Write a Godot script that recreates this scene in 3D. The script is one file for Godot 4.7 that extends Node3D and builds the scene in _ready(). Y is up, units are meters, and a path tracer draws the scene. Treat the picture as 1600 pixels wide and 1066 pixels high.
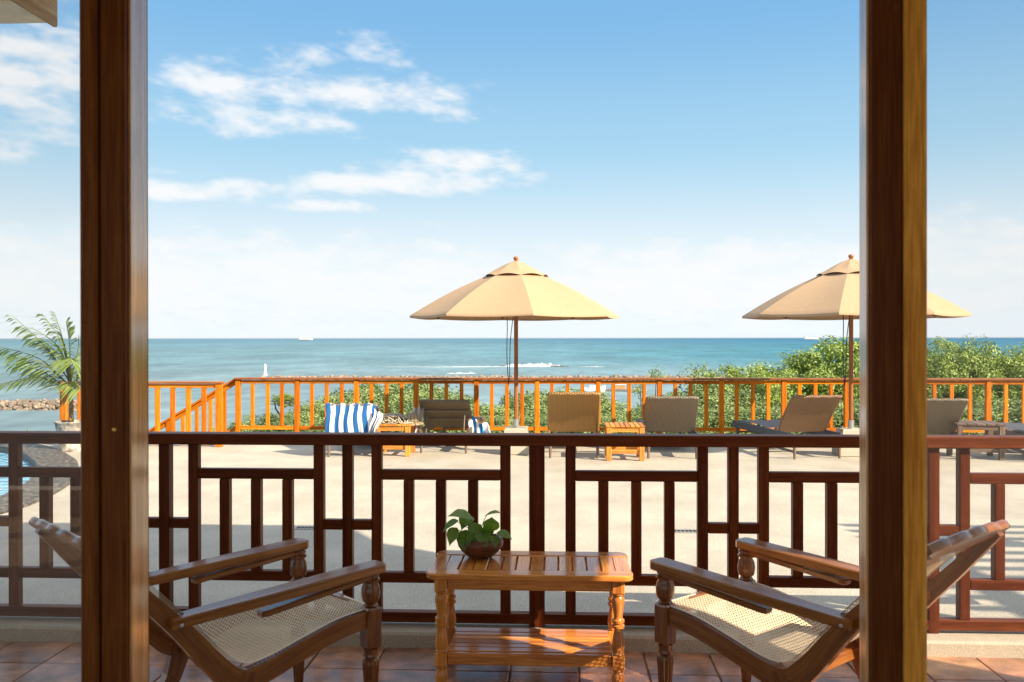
extends Node3D
# A terrace above the sea, seen through the open doors of a room.

# ------------------------------------------------------------------ mesh building
class MB:
	var v := PackedVector3Array()
	var n := PackedVector3Array()
	var t := PackedVector2Array()
	var c := PackedColorArray()
	var tint := Color(1, 1, 1)
	var off := Vector2.ZERO
	func p3(a: Vector3, b: Vector3, d: Vector3, na: Vector3, nb: Vector3, nd: Vector3, ta: Vector2, tb: Vector2, td: Vector2) -> void:
		# a, b, d run counter-clockwise seen from outside
		v.append(a); v.append(d); v.append(b)
		n.append(na); n.append(nd); n.append(nb)
		t.append(ta + off); t.append(td + off); t.append(tb + off)
		c.append(tint); c.append(tint); c.append(tint)
	func quad(a: Vector3, b: Vector3, d: Vector3, e: Vector3, ta := Vector2(0, 0), tb := Vector2(1, 0), td := Vector2(1, 1), te := Vector2(0, 1)) -> void:
		var m := (b - a).cross(d - a)
		if m.length_squared() < 1e-14:
			m = (d - a).cross(e - a)
		m = m.normalized()
		p3(a, b, d, m, m, m, ta, tb, td)
		p3(a, d, e, m, m, m, ta, td, te)
	func face(pts: Array, outward: Vector3, uvs: Array) -> void:
		var m: Vector3 = (pts[1] - pts[0]).cross(pts[2] - pts[0]).normalized()
		var flip := m.dot(outward) < 0.0
		if flip:
			m = -m
		for i in range(1, pts.size() - 1):
			if flip:
				p3(pts[0], pts[i + 1], pts[i], m, m, m, uvs[0], uvs[i + 1], uvs[i])
			else:
				p3(pts[0], pts[i], pts[i + 1], m, m, m, uvs[0], uvs[i], uvs[i + 1])
	func box(xf: Transform3D, size: Vector3, ch := 0.004) -> void:
		var h := size / 2.0
		ch = minf(ch, 0.45 * minf(h.x, minf(h.y, h.z)))
		var la := 0
		if size.y > size[la]: la = 1
		if size.z > size[la]: la = 2
		var pt := func(s: Vector3, ax: int) -> Vector3:
			var q := Vector3(s.x * (h.x - ch), s.y * (h.y - ch), s.z * (h.z - ch))
			q[ax] = s[ax] * h[ax]
			return q
		var uvf := func(q: Vector3) -> Vector2:
			return Vector2(q[la], q[(la + 1) % 3] + q[(la + 2) % 3])
		var emit := func(loc: Array) -> void:
			var w := []
			var u := []
			var mid := Vector3.ZERO
			for q in loc:
				w.append(xf * q)
				u.append(uvf.call(q))
				mid += q
			face(w, xf.basis * mid, u)
		for ax in 3:
			var b := (ax + 1) % 3
			var d := (ax + 2) % 3
			for s in [-1.0, 1.0]:
				var loc := []
				for k in [[-1.0, -1.0], [1.0, -1.0], [1.0, 1.0], [-1.0, 1.0]]:
					var sg := Vector3.ZERO
					sg[ax] = s; sg[b] = k[0]; sg[d] = k[1]
					loc.append(pt.call(sg, ax))
				emit.call(loc)
		if ch <= 0.0:
			return
		for ax in 3:   # edges run along ax
			var b := (ax + 1) % 3
			var d := (ax + 2) % 3
			for k in [[-1.0, -1.0], [1.0, -1.0], [1.0, 1.0], [-1.0, 1.0]]:
				var lo := Vector3.ZERO
				lo[b] = k[0]; lo[d] = k[1]; lo[ax] = -1.0
				var hi := lo
				hi[ax] = 1.0
				emit.call([pt.call(lo, b), pt.call(hi, b), pt.call(hi, d), pt.call(lo, d)])
		for sx in [-1.0, 1.0]:
			for sy in [-1.0, 1.0]:
				for sz in [-1.0, 1.0]:
					var sg := Vector3(sx, sy, sz)
					emit.call([pt.call(sg, 0), pt.call(sg, 1), pt.call(sg, 2)])
	func lathe(prof: Array, seg: int, xf := Transform3D(), flutes := 0, depth := 0.0, f0 := 0, f1 := 0) -> void:
		# prof: Vector2(radius, height), from bottom to top
		var m := prof.size() - 1
		var sn := []
		for i in m:
			var e: Vector2 = prof[i + 1] - prof[i]
			sn.append(Vector2(e.y, -e.x).normalized())
		var along := 0.0
		for i in m:
			var n0: Vector2 = sn[i]
			var n1: Vector2 = sn[i]
			if i > 0 and sn[i - 1].dot(sn[i]) > 0.6: n0 = (sn[i - 1] + sn[i]).normalized()
			if i < m - 1 and sn[i + 1].dot(sn[i]) > 0.6: n1 = (sn[i + 1] + sn[i]).normalized()
			var step: float = (prof[i + 1] - prof[i]).length()
			for k in seg:
				var a := TAU * k / seg
				var b := TAU * (k + 1) / seg
				var da := Vector3(cos(a), 0, sin(a))
				var db := Vector3(cos(b), 0, sin(b))
				var r0a: float = prof[i].x
				var r0b := r0a
				var r1a: float = prof[i + 1].x
				var r1b := r1a
				if flutes and i >= f0 and i < f1:
					var wa := 1.0 - depth * pow(absf(sin(a * flutes / 2.0)), 0.7)
					var wb := 1.0 - depth * pow(absf(sin(b * flutes / 2.0)), 0.7)
					if i > f0 or true:
						r0a *= wa; r0b *= wb; r1a *= wa; r1b *= wb
				var A = da * r0a + Vector3.UP * prof[i].y
				var B = db * r0b + Vector3.UP * prof[i].y
				var C = db * r1b + Vector3.UP * prof[i + 1].y
				var D = da * r1a + Vector3.UP * prof[i + 1].y
				var na0 := (da * n0.x + Vector3.UP * n0.y)
				var nb0 := (db * n0.x + Vector3.UP * n0.y)
				var na1 := (da * n1.x + Vector3.UP * n1.y)
				var nb1 := (db * n1.x + Vector3.UP * n1.y)
				if flutes and i >= f0 and i < f1:
					var fn = (D - A).cross(B - A).normalized()
					if fn.dot(da) < 0: fn = -fn
					na0 = fn; nb0 = fn; na1 = fn; nb1 = fn
				var ua := Vector2(along, a * 0.03)
				var ub := Vector2(along, b * 0.03)
				var uc := Vector2(along + step, b * 0.03)
				var ud := Vector2(along + step, a * 0.03)
				var q := xf.basis
				# outward, counter-clockwise: A, D, C, B
				p3(xf * A, xf * D, xf * C, q * na0, q * na1, q * nb1, ua, ud, uc)
				p3(xf * A, xf * C, xf * B, q * na0, q * nb1, q * nb0, ua, uc, ub)
			along += step
	func tube(pts: Array, radii: Array, seg := 8, cap := true) -> void:
		var m := pts.size()
		var tan0: Vector3 = (pts[1] - pts[0]).normalized()
		var ref := Vector3.UP if absf(tan0.y) < 0.9 else Vector3.RIGHT
		var side := tan0.cross(ref).normalized()
		var rings := []
		var norms := []
		var along := [0.0]
		for i in m:
			var tg: Vector3
			if i == 0: tg = tan0
			elif i == m - 1: tg = (pts[i] - pts[i - 1]).normalized()
			else: tg = (pts[i + 1] - pts[i - 1]).normalized()
			side = (side - tg * side.dot(tg)).normalized()
			var up := side.cross(tg)
			var ring := []
			var nr := []
			for k in seg:
				var a := TAU * k / seg
				var d := side * cos(a) + up * sin(a)
				nr.append(d)
				ring.append(pts[i] + d * radii[i])
			rings.append(ring); norms.append(nr)
			if i > 0: along.append(along[i - 1] + (pts[i] - pts[i - 1]).length())
		for i in m - 1:
			for k in seg:
				var j := (k + 1) % seg
				var va := 0.2 * k / seg
				var vb := 0.2 * (k + 1) / seg
				p3(rings[i][k], rings[i + 1][k], rings[i + 1][j], norms[i][k], norms[i + 1][k], norms[i + 1][j], Vector2(along[i], va), Vector2(along[i + 1], va), Vector2(along[i + 1], vb))
				p3(rings[i][k], rings[i + 1][j], rings[i][j], norms[i][k], norms[i + 1][j], norms[i][j], Vector2(along[i], va), Vector2(along[i + 1], vb), Vector2(along[i], vb))
		if cap:
			for e in [0, m - 1]:
				var out: Vector3 = (pts[0] - pts[1]) if e == 0 else (pts[m - 1] - pts[m - 2])
				var uvs := []
				for k in seg: uvs.append(Vector2(along[e], 0.02 * k))
				face(rings[e], out, uvs)
	func sweep(pts: Array, across: Vector3, wide: float, high: Array) -> void:
		# a rectangular bar along pts; «across» is its fixed sideways axis
		var m := pts.size()
		var top := []
		var bot := []
		var along := 0.0
		var al := []
		for i in m:
			var t0: Vector3 = (pts[maxi(i, 1)] - pts[maxi(i, 1) - 1]).normalized()
			var t1: Vector3 = (pts[mini(i, m - 2) + 1] - pts[mini(i, m - 2)]).normalized()
			var tg := (t0 + t1).normalized()
			var k := 1.0 / maxf(0.5, tg.dot(t0))
			var up := tg.cross(across).normalized()
			if up.y < 0 and absf(tg.y) < 0.99: up = -up
			top.append(pts[i] + up * high[i] * 0.5 * k)
			bot.append(pts[i] - up * high[i] * 0.5 * k)
			if i > 0: along += (pts[i] - pts[i - 1]).length()
			al.append(along)
		var s := across.normalized() * wide * 0.5
		for i in m - 1:
			var mid: Vector3 = (pts[i] + pts[i + 1]) / 2.0
			var hh: float = high[i]
			var u0: float = al[i]
			var u1: float = al[i + 1]
			for sd in [-1.0, 1.0]:
				face([top[i] + s * sd, top[i + 1] + s * sd, bot[i + 1] + s * sd, bot[i] + s * sd], s * sd, [Vector2(u0, hh), Vector2(u1, hh), Vector2(u1, 0), Vector2(u0, 0)])
			face([top[i] + s, top[i + 1] + s, top[i + 1] - s, top[i] - s], top[i] - bot[i], [Vector2(u0, hh), Vector2(u1, hh), Vector2(u1, hh + wide), Vector2(u0, hh + wide)])
			face([bot[i] + s, bot[i + 1] + s, bot[i + 1] - s, bot[i] - s], bot[i] - top[i], [Vector2(u0, 0), Vector2(u1, 0), Vector2(u1, -wide), Vector2(u0, -wide)])
		for e in [0, m - 1]:
			var out: Vector3 = (pts[0] - pts[1]) if e == 0 else (pts[m - 1] - pts[m - 2])
			face([top[e] + s, top[e] - s, bot[e] - s, bot[e] + s], out, [Vector2(0, 0), Vector2(0, wide), Vector2(0.05, wide), Vector2(0.05, 0)])
	func prism(poly: PackedVector2Array, depth: float, xf: Transform3D, ch := 0.003, swap := false) -> void:
		# a polygon in x,y pushed from z = -depth/2 to depth/2, with chamfered rims
		var ar := 0.0
		var m := poly.size()
		for i in m:
			ar += poly[i].cross(poly[(i + 1) % m])
		if ar < 0:
			poly.reverse()
		var inn := PackedVector2Array()
		for i in m:
			var e0 := (poly[i] - poly[(i + m - 1) % m]).normalized()
			var e1 := (poly[(i + 1) % m] - poly[i]).normalized()
			var nn := Vector2(-e0.y - e1.y, e0.x + e1.x)
			nn = nn / maxf(0.4, nn.length_squared()) * 2.0
			inn.append(poly[i] + nn * ch)
		var tr := Geometry2D.triangulate_polygon(inn)
		var h := depth / 2.0
		var uvp := func(q: Vector2, z: float) -> Vector2:
			return Vector2(q.y, q.x + z) if swap else Vector2(q.x, q.y + z)
		for i in range(0, tr.size(), 3):
			for s in [-1.0, 1.0]:
				var w := []
				var u := []
				for k in 3:
					var q: Vector2 = inn[tr[i + k]]
					w.append(xf * Vector3(q.x, q.y, s * h))
					u.append(uvp.call(q, s * h))
				face(w, xf.basis * Vector3(0, 0, s), u)
		for i in m:
			var j := (i + 1) % m
			var e := poly[j] - poly[i]
			var o := Vector3(e.y, -e.x, 0)
			var a := poly[i]
			var b := poly[j]
			face([xf * Vector3(a.x, a.y, -h + ch), xf * Vector3(b.x, b.y, -h + ch), xf * Vector3(b.x, b.y, h - ch), xf * Vector3(a.x, a.y, h - ch)], xf.basis * o, [uvp.call(a, -h), uvp.call(b, -h), uvp.call(b, h), uvp.call(a, h)])
			for s in [-1.0, 1.0]:
				var ia := inn[i]
				var ib := inn[j]
				face([xf * Vector3(a.x, a.y, s * (h - ch)), xf * Vector3(b.x, b.y, s * (h - ch)), xf * Vector3(ib.x, ib.y, s * h), xf * Vector3(ia.x, ia.y, s * h)], xf.basis * (o.normalized() + Vector3(0, 0, s)), [uvp.call(a, s * h), uvp.call(b, s * h), uvp.call(ib, s * h), uvp.call(ia, s * h)])
	func ribbon(pts: Array, nrm: Array, wide: float) -> void:
		for i in pts.size() - 1:
			var d: Vector3 = (pts[i + 1] - pts[i]).normalized()
			var s0: Vector3 = nrm[i].cross(d).normalized() * wide / 2.0
			p3(pts[i] - s0, pts[i + 1] - s0, pts[i + 1] + s0, nrm[i], nrm[i + 1], nrm[i + 1], Vector2(0, 0), Vector2(1, 0), Vector2(1, 1))
			p3(pts[i] - s0, pts[i + 1] + s0, pts[i] + s0, nrm[i], nrm[i + 1], nrm[i], Vector2(0, 0), Vector2(1, 1), Vector2(0, 1))
	func sheet(pts: Array, uvs := []) -> void:
		# pts[i][j]: a smooth grid
		var a := pts.size()
		var b: int = pts[0].size()
		var nn := []
		for i in a:
			var row := []
			for j in b:
				var du: Vector3 = pts[mini(i + 1, a - 1)][j] - pts[maxi(i - 1, 0)][j]
				var dv: Vector3 = pts[i][mini(j + 1, b - 1)] - pts[i][maxi(j - 1, 0)]
				row.append(du.cross(dv).normalized())
			nn.append(row)
		for i in a - 1:
			for j in b - 1:
				var ua := Vector2(float(i) / (a - 1), float(j) / (b - 1))
				var ub := Vector2(float(i + 1) / (a - 1), float(j) / (b - 1))
				var uc := Vector2(float(i + 1) / (a - 1), float(j + 1) / (b - 1))
				var ud := Vector2(float(i) / (a - 1), float(j + 1) / (b - 1))
				p3(pts[i][j], pts[i + 1][j], pts[i + 1][j + 1], nn[i][j], nn[i + 1][j], nn[i + 1][j + 1], ua, ub, uc)
				p3(pts[i][j], pts[i + 1][j + 1], pts[i][j + 1], nn[i][j], nn[i + 1][j + 1], nn[i][j + 1], ua, uc, ud)
	func mesh(m: Material) -> ArrayMesh:
		var arr := []
		arr.resize(Mesh.ARRAY_MAX)
		arr[Mesh.ARRAY_VERTEX] = v
		arr[Mesh.ARRAY_NORMAL] = n
		arr[Mesh.ARRAY_TEX_UV] = t
		arr[Mesh.ARRAY_COLOR] = c
		var am := ArrayMesh.new()
		am.add_surface_from_arrays(Mesh.PRIMITIVE_TRIANGLES, arr)
		am.surface_set_material(0, m)
		return am

var rng := RandomNumberGenerator.new()
var used := {}
var M := {}
var T := {}

func T3(at: Vector3, rot := Vector3.ZERO) -> Transform3D:
	return Transform3D(Basis.from_euler(rot * PI / 180.0), at)

func numbered(called: String) -> String:
	if not used.has(called):
		used[called] = 0
		return called
	used[called] += 1
	return "%s_%03d" % [called, used[called]]

func tag(o: Node, label: String, category := "", group := "", kind := "") -> Node:
	if label: o.set_meta("label", label)
	if category: o.set_meta("category", category)
	if group: o.set_meta("group", group)
	if kind: o.set_meta("kind", kind)
	return o

func thing(called: String, label: String, category: String, at := Vector3.ZERO, turn := 0.0, group := "") -> Node3D:
	var o := Node3D.new()
	o.name = numbered(called)
	add_child(o)
	o.position = at
	o.rotation.y = deg_to_rad(turn)
	tag(o, label, category, group)
	return o

func part(parent: Node, called: String, mb: MB, mat: Material, at := Vector3.ZERO) -> MeshInstance3D:
	return put(parent, called, mb.mesh(mat), at)

func put(parent: Node, called: String, me: Mesh, at := Vector3.ZERO) -> MeshInstance3D:
	var o := MeshInstance3D.new()
	if parent == self:
		o.name = numbered(called)
	else:
		var k := 0
		var nm := called
		while parent.has_node(nm):
			k += 1
			nm = "%s_%03d" % [called, k]
		o.name = nm
	o.mesh = me
	parent.add_child(o, true)
	o.position = at
	return o

func struct(called: String, mb: MB, mat: Material, at := Vector3.ZERO) -> MeshInstance3D:
	var o := part(self, called, mb, mat, at)
	o.set_meta("kind", "structure")
	return o

func bar(a: Vector3, b: Vector3, wide: float, high: float, ch := 0.004) -> MB:
	# a straight bar between two points; «wide» lies level, «high» stands up (or faces +z for a post)
	var mb := MB.new()
	mb.off = Vector2(rng.randf() * 9.0, rng.randf() * 9.0)
	var d := b - a
	var z := d.normalized()
	var up := Vector3.UP if absf(z.y) < 0.9 else Vector3.BACK
	var x := up.cross(z).normalized()
	var y := z.cross(x)
	mb.box(Transform3D(Basis(x, y, z), (a + b) / 2.0), Vector3(wide, high, d.length()), ch)
	return mb

# ------------------------------------------------------------------ textures and materials
func noise_img(w: int, h: int, freq: float, sd: int, kind := FastNoiseLite.TYPE_SIMPLEX_SMOOTH, oct := 4) -> Image:
	var f := FastNoiseLite.new()
	f.seed = sd
	f.noise_type = kind
	f.frequency = freq
	f.fractal_octaves = oct
	return f.get_seamless_image(w, h)

func from_image(im: Image) -> ImageTexture:
	return ImageTexture.create_from_image(im)

func make_textures() -> void:
	# wood: long streaks along u
	var a := noise_img(24, 512, 0.02, 3)
	a.resize(512, 512, Image.INTERPOLATE_CUBIC)
	var b := noise_img(64, 512, 0.09, 5)
	b.resize(512, 512, Image.INTERPOLATE_CUBIC)
	var d := noise_img(512, 512, 0.012, 8)
	var im := Image.create(512, 512, false, Image.FORMAT_RGB8)
	var hm := Image.create(512, 512, false, Image.FORMAT_RGB8)
	for y in 512:
		for x in 512:
			var g := 0.40 * a.get_pixel(x, y).r + 0.45 * b.get_pixel(x, y).r + 0.15 * d.get_pixel(x, y).r
			g = clampf((g - 0.28) / 0.44, 0.0, 1.0)
			var dark := Color(0.77, 0.68, 0.60)
			var light := Color(1.0, 1.0, 1.0)
			im.set_pixel(x, y, dark.lerp(light, g))
			hm.set_pixel(x, y, Color(g, g, g))
	T.wood = from_image(im)
	T.wood_h = from_image(hm)
	# washed aggregate concrete
	var g1 := noise_img(1024, 1024, 0.07, 11, FastNoiseLite.TYPE_CELLULAR, 1)
	var g2 := noise_img(1024, 1024, 0.13, 12, FastNoiseLite.TYPE_SIMPLEX, 2)
	var g3 := noise_img(1024, 1024, 0.008, 13)
	im = Image.create(1024, 1024, false, Image.FORMAT_RGB8)
	for y in 1024:
		for x in 1024:
			var k := g2.get_pixel(x, y).r
			var s := 0.94 + 0.05 * (g3.get_pixel(x, y).r - 0.5) + 0.14 * (g1.get_pixel(x, y).r - 0.5)
			if k < 0.33: s *= 0.66
			elif k > 0.72: s *= 1.08
			im.set_pixel(x, y, Color(minf(1.0, s), minf(1.0, s * 0.985), minf(1.0, s * 0.96)))
	T.concrete = from_image(im)
	# broad stains
	var s1 := noise_img(512, 512, 0.010, 21, FastNoiseLite.TYPE_SIMPLEX_SMOOTH, 5)
	im = Image.create(512, 512, false, Image.FORMAT_RGB8)
	for y in 512:
		for x in 512:
			var k := clampf(0.95 + 0.13 * (s1.get_pixel(x, y).r - 0.45), 0.88, 1.0)
			im.set_pixel(x, y, Color(k, k, k * 0.99))
	T.stain = from_image(im)
	# fired clay
	var c1 := noise_img(256, 256, 0.02, 31, FastNoiseLite.TYPE_SIMPLEX_SMOOTH, 5)
	var c2 := noise_img(256, 256, 0.2, 32, FastNoiseLite.TYPE_SIMPLEX, 2)
	im = Image.create(256, 256, false, Image.FORMAT_RGB8)
	for y in 256:
		for x in 256:
			var k := 0.72 + 0.5 * (c1.get_pixel(x, y).r - 0.35) + 0.14 * (c2.get_pixel(x, y).r - 0.5)
			k = clampf(k, 0.5, 1.0)
			im.set_pixel(x, y, Color(k, k * 0.97, k * 0.94))
	T.clay = from_image(im)
	# woven synthetic rattan, 64 x 64 covers four strands each way
	im = Image.create(128, 128, false, Image.FORMAT_RGB8)
	hm = Image.create(128, 128, false, Image.FORMAT_RGB8)
	for y in 128:
		for x in 128:
			var cx := x / 16
			var cy := y / 16
			var fx := (x % 16) / 16.0 - 0.5
			var fy := (y % 16) / 16.0 - 0.5
			var over := (cx + cy) % 2 == 0
			var h := cos(fx * PI) * 0.6 + 0.4 * cos(fy * PI * 0.8) if over else cos(fy * PI) * 0.6 + 0.4 * cos(fx * PI * 0.8)
			var gap := (absf(fy) > 0.42) if over else (absf(fx) > 0.40)
			var k := 0.62 + 0.38 * h if not gap else 0.30
			if not over: k *= 0.82
			im.set_pixel(x, y, Color(k, k, k))
			hm.set_pixel(x, y, Color(h, h, h))
	T.weave = from_image(im)
	T.weave_h = from_image(hm)
	# sea surface
	var w1 := noise_img(1024, 1024, 0.05, 41, FastNoiseLite.TYPE_SIMPLEX_SMOOTH, 5)
	
	var w2 := noise_img(1024, 1024, 0.004, 42, FastNoiseLite.TYPE_SIMPLEX_SMOOTH, 4)
	im = Image.create(1024, 1024, false, Image.FORMAT_RGB8)
	for y in 1024:
		for x in 1024:
			var k := 0.90 + 0.20 * (w1.get_pixel(x, y).r - 0.5) + 0.10 * (w2.get_pixel(x, y).r - 0.5)
			k = clampf(k, 0.6, 1.0)
			im.set_pixel(x, y, Color(k, k, k))
	T.sea = from_image(im)
	T.ripple = from_image(noise_img(256, 256, 0.03, 51, FastNoiseLite.TYPE_SIMPLEX_SMOOTH, 3))
	# cloth grain
	var f1 := noise_img(256, 256, 0.02, 61, FastNoiseLite.TYPE_SIMPLEX_SMOOTH, 4)
	im = Image.create(256, 256, false, Image.FORMAT_RGB8)
	for y in 256:
		for x in 256:
			var k := 0.965 + 0.03 * (f1.get_pixel(x, y).r - 0.5) + (0.012 if (x + y) % 2 == 0 else -0.012)
			im.set_pixel(x, y, Color(k, k, k))
	T.cloth = from_image(im)
	# rough stone
	var r1 := noise_img(256, 256, 0.04, 71, FastNoiseLite.TYPE_SIMPLEX_SMOOTH, 5)
	im = Image.create(256, 256, false, Image.FORMAT_RGB8)
	for y in 256:
		for x in 256:
			var k := clampf(0.7 + 0.9 * (r1.get_pixel(x, y).r - 0.5), 0.35, 1.0)
			im.set_pixel(x, y, Color(k, k * 0.97, k * 0.93))
	T.stone = from_image(im)

func mat(called: String, col: Color, rough := 0.6, tex: Texture2D = null, uvs := Vector3.ONE) -> StandardMaterial3D:
	var m := StandardMaterial3D.new()
	m.resource_name = called
	m.albedo_color = col.linear_to_srgb()
	m.roughness = rough
	if tex:
		m.albedo_texture = tex
		m.uv1_scale = uvs
	M[called] = m
	return m

func tri(m: StandardMaterial3D, s: float, world := true) -> StandardMaterial3D:
	m.uv1_triplanar = true
	m.uv1_world_triplanar = world
	m.uv1_scale = Vector3(s, s, s)
	return m

func make_materials() -> void:
	for k in [["rail", Color(0.165, 0.042, 0.010), 0.42], ["chair", Color(0.32, 0.118, 0.022), 0.26], ["table", Color(0.84, 0.36, 0.075), 0.25], ["post", Color(0.22, 0.076, 0.016), 0.4], ["fence", Color(0.74, 0.245, 0.014), 0.5], ["slat", Color(0.76, 0.34, 0.06), 0.5], ["pole", Color(0.42, 0.17, 0.05), 0.4], ["soffit", Color(0.46, 0.31, 0.18), 0.6], ["lit_reveal", Color(0.95, 0.56, 0.25), 0.13], ["stile", Color(0.95, 0.46, 0.09), 0.4], ["greywood", Color(0.20, 0.15, 0.12), 0.6]]:
		for v in 3:
			var f: float = [1.0, 0.84, 1.15][v]
			var m := mat(k[0] + str(v), Color(k[1].r * f, k[1].g * f * [1.0, 0.93, 1.06][v], k[1].b * f), k[2], T.wood, Vector3(0.9, 2.6, 1))
			m.heightmap_enabled = true
			m.heightmap_texture = T.wood_h
			m.heightmap_scale = 0.008
			m.metallic_specular = 0.25 if k[0] in ["fence", "soffit", "rail", "post", "stile"] else (0.9 if k[0] == "lit_reveal" else 0.5)
			if k[0] in ["chair", "table", "lit_reveal"]:
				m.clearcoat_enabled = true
				m.clearcoat = 1.0 if k[0] == "lit_reveal" else 0.5
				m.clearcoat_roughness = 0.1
	mat("cane", Color(0.86, 0.71, 0.51), 0.6)
	var m := tri(mat("patio", Color(0.63, 0.60, 0.545), 0.85, T.concrete), 0.75)
	m.detail_enabled = true
	m.detail_blend_mode = BaseMaterial3D.BLEND_MODE_MUL
	m.detail_albedo = T.stain
	m.detail_uv_layer = BaseMaterial3D.DETAIL_UV_2
	m.uv2_triplanar = true
	m.uv2_world_triplanar = true
	m.uv2_scale = Vector3(0.23, 0.23, 0.23)
	tri(mat("kerb", Color(0.66, 0.61, 0.53), 0.8, T.concrete), 1.3)
	tri(mat("base", Color(0.62, 0.57, 0.50), 0.85, T.concrete), 1.7)
	tri(mat("planter", Color(0.82, 0.80, 0.77), 0.7, T.stone), 0.8)
	for v in 4:
		var f: float = [1.0, 0.88, 1.1, 0.95][v]
		var q := mat("tile" + str(v), Color(0.76 * f, 0.38 * f, 0.22 * f * [1.0, 1.1, 0.95, 1.05][v]), 0.38, T.clay, Vector3(1, 1, 1))
		q.heightmap_enabled = true
		q.heightmap_texture = T.clay
		q.heightmap_scale = 0.03
		q.clearcoat_enabled = true
		q.clearcoat = 0.6
		q.clearcoat_roughness = 0.25
	tri(mat("grout", Color(0.52, 0.42, 0.33), 0.9, T.concrete), 2.0)
	mat("wicker_tan", Color(0.60, 0.34, 0.11), 0.5, T.weave, Vector3(4, 5, 1))
	mat("wicker_grey", Color(0.34, 0.275, 0.20), 0.5, T.weave, Vector3(4, 5, 1))
	mat("wicker_dark", Color(0.24, 0.18, 0.11), 0.5, T.weave, Vector3(4, 5, 1))
	mat("wicker_brown", Color(0.38, 0.22, 0.12), 0.5, T.weave, Vector3(4, 5, 1))
	mat("wicker_blue", Color(0.13, 0.145, 0.18), 0.45, T.weave, Vector3(4, 9, 1))
	for w in ["wicker_tan", "wicker_grey", "wicker_blue", "wicker_dark", "wicker_brown"]:
		M[w].heightmap_enabled = true
		M[w].heightmap_texture = T.weave_h
		M[w].heightmap_scale = 0.25
		M[w].backlight_enabled = true
		M[w].backlight = Color(0.4, 0.4, 0.4)
	mat("frame_brown", Color(0.16, 0.11, 0.075), 0.5)
	m = mat("canvas", Color(0.475, 0.325, 0.195), 0.85, T.cloth, Vector3(2, 2, 1))
	m.backlight_enabled = true
	m.backlight = Color(0.22, 0.15, 0.09)
	mat("black_cord", Color(0.02, 0.02, 0.025), 0.5)
	mat("steel", Color(0.55, 0.55, 0.55), 0.35).metallic = 0.8
	mat("brass", Color(0.75, 0.52, 0.15), 0.3).metallic = 0.9
	m = mat("towel", Color(1, 1, 1), 0.95)
	m.vertex_color_use_as_albedo = true
	mat("straw", Color(0.52, 0.40, 0.25), 0.8, T.weave, Vector3(8, 8, 1))
	m = mat("net", Color(1, 1, 1), 0.9)
	m.vertex_color_use_as_albedo = true
	m = mat("leafy", Color(1, 1, 1), 0.5)
	m.vertex_color_use_as_albedo = true
	m.backlight_enabled = true
	m.backlight = Color(0.55, 0.6, 0.3)
	mat("bark", Color(0.20, 0.15, 0.10), 0.9, T.stone, Vector3(1, 1, 1))
	m = mat("palm_leaf", Color(1, 1, 1), 0.38)
	m.vertex_color_use_as_albedo = true
	m.backlight_enabled = true
	m.backlight = Color(0.7, 0.75, 0.4)
	mat("palm_stem", Color(0.36, 0.24, 0.09), 0.6, T.stone, Vector3(6, 1, 1))
	m = mat("pothos", Color(1, 1, 1), 0.45)
	m.vertex_color_use_as_albedo = true
	m.backlight_enabled = true
	m.backlight = Color(0.8, 0.9, 0.4)
	mat("stem_green", Color(0.16, 0.20, 0.06), 0.5)
	m = mat("clay_pot", Color(0.20, 0.075, 0.042), 0.30, T.clay, Vector3(4, 4, 1))
	mat("soil", Color(0.03, 0.022, 0.016), 0.95)
	m = tri(mat("sea", Color(1, 1, 1), 0.55, T.sea), 1.0)
	m.uv1_scale = Vector3(1.0 / 300.0, 1.0, 1.0 / 700.0)
	m.vertex_color_use_as_albedo = true
	m.metallic_specular = 0.2
	m.detail_enabled = true
	m.detail_blend_mode = BaseMaterial3D.BLEND_MODE_MUL
	m.detail_albedo = T.sea
	m.detail_uv_layer = BaseMaterial3D.DETAIL_UV_2
	m.uv2_triplanar = true
	m.uv2_world_triplanar = true
	m.uv2_scale = Vector3(1.0 / 2300.0, 1.0, 1.0 / 6400.0)
	m = tri(mat("pool_water", Color(0.20, 0.47, 0.68), 0.08), 0.5)
	m.heightmap_enabled = true
	m.heightmap_texture = T.ripple
	m.heightmap_scale = 3.0
	tri(mat("coping", Color(0.20, 0.195, 0.185), 0.6, T.stone), 1.2)
	tri(mat("hill", Color(0.16, 0.16, 0.08), 0.95, T.stone), 0.3)
	mat("rock", Color(0.48, 0.42, 0.36), 0.9, T.stone, Vector3(2, 2, 1))
	mat("wet_rock", Color(0.16, 0.11, 0.07), 0.6, T.stone, Vector3(0.2, 0.2, 1))
	mat("foam", Color(0.46, 0.52, 0.53), 0.9)
	mat("white_paint", Color(0.80, 0.80, 0.78), 0.5)
	mat("ship_hull", Color(0.62, 0.58, 0.56), 0.5)
	mat("orange_paint", Color(0.62, 0.30, 0.10), 0.6)
	mat("grey_hull", Color(0.34, 0.28, 0.24), 0.6)
	m = mat("glass", Color(0.95, 0.97, 1.0, 0.07), 0.0)
	m.transparency = BaseMaterial3D.TRANSPARENCY_ALPHA
	mat("plaster", Color(0.84, 0.78, 0.68), 0.9)
	mat("strip", Color(0.66, 0.52, 0.26), 0.6)
	mat("room_floor", Color(0.62, 0.52, 0.40), 0.5, T.wood, Vector3(0.5, 1, 1))
	tri(mat("beam_plaster", Color(0.88, 0.80, 0.66), 0.85, T.stain), 1.0)

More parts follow.
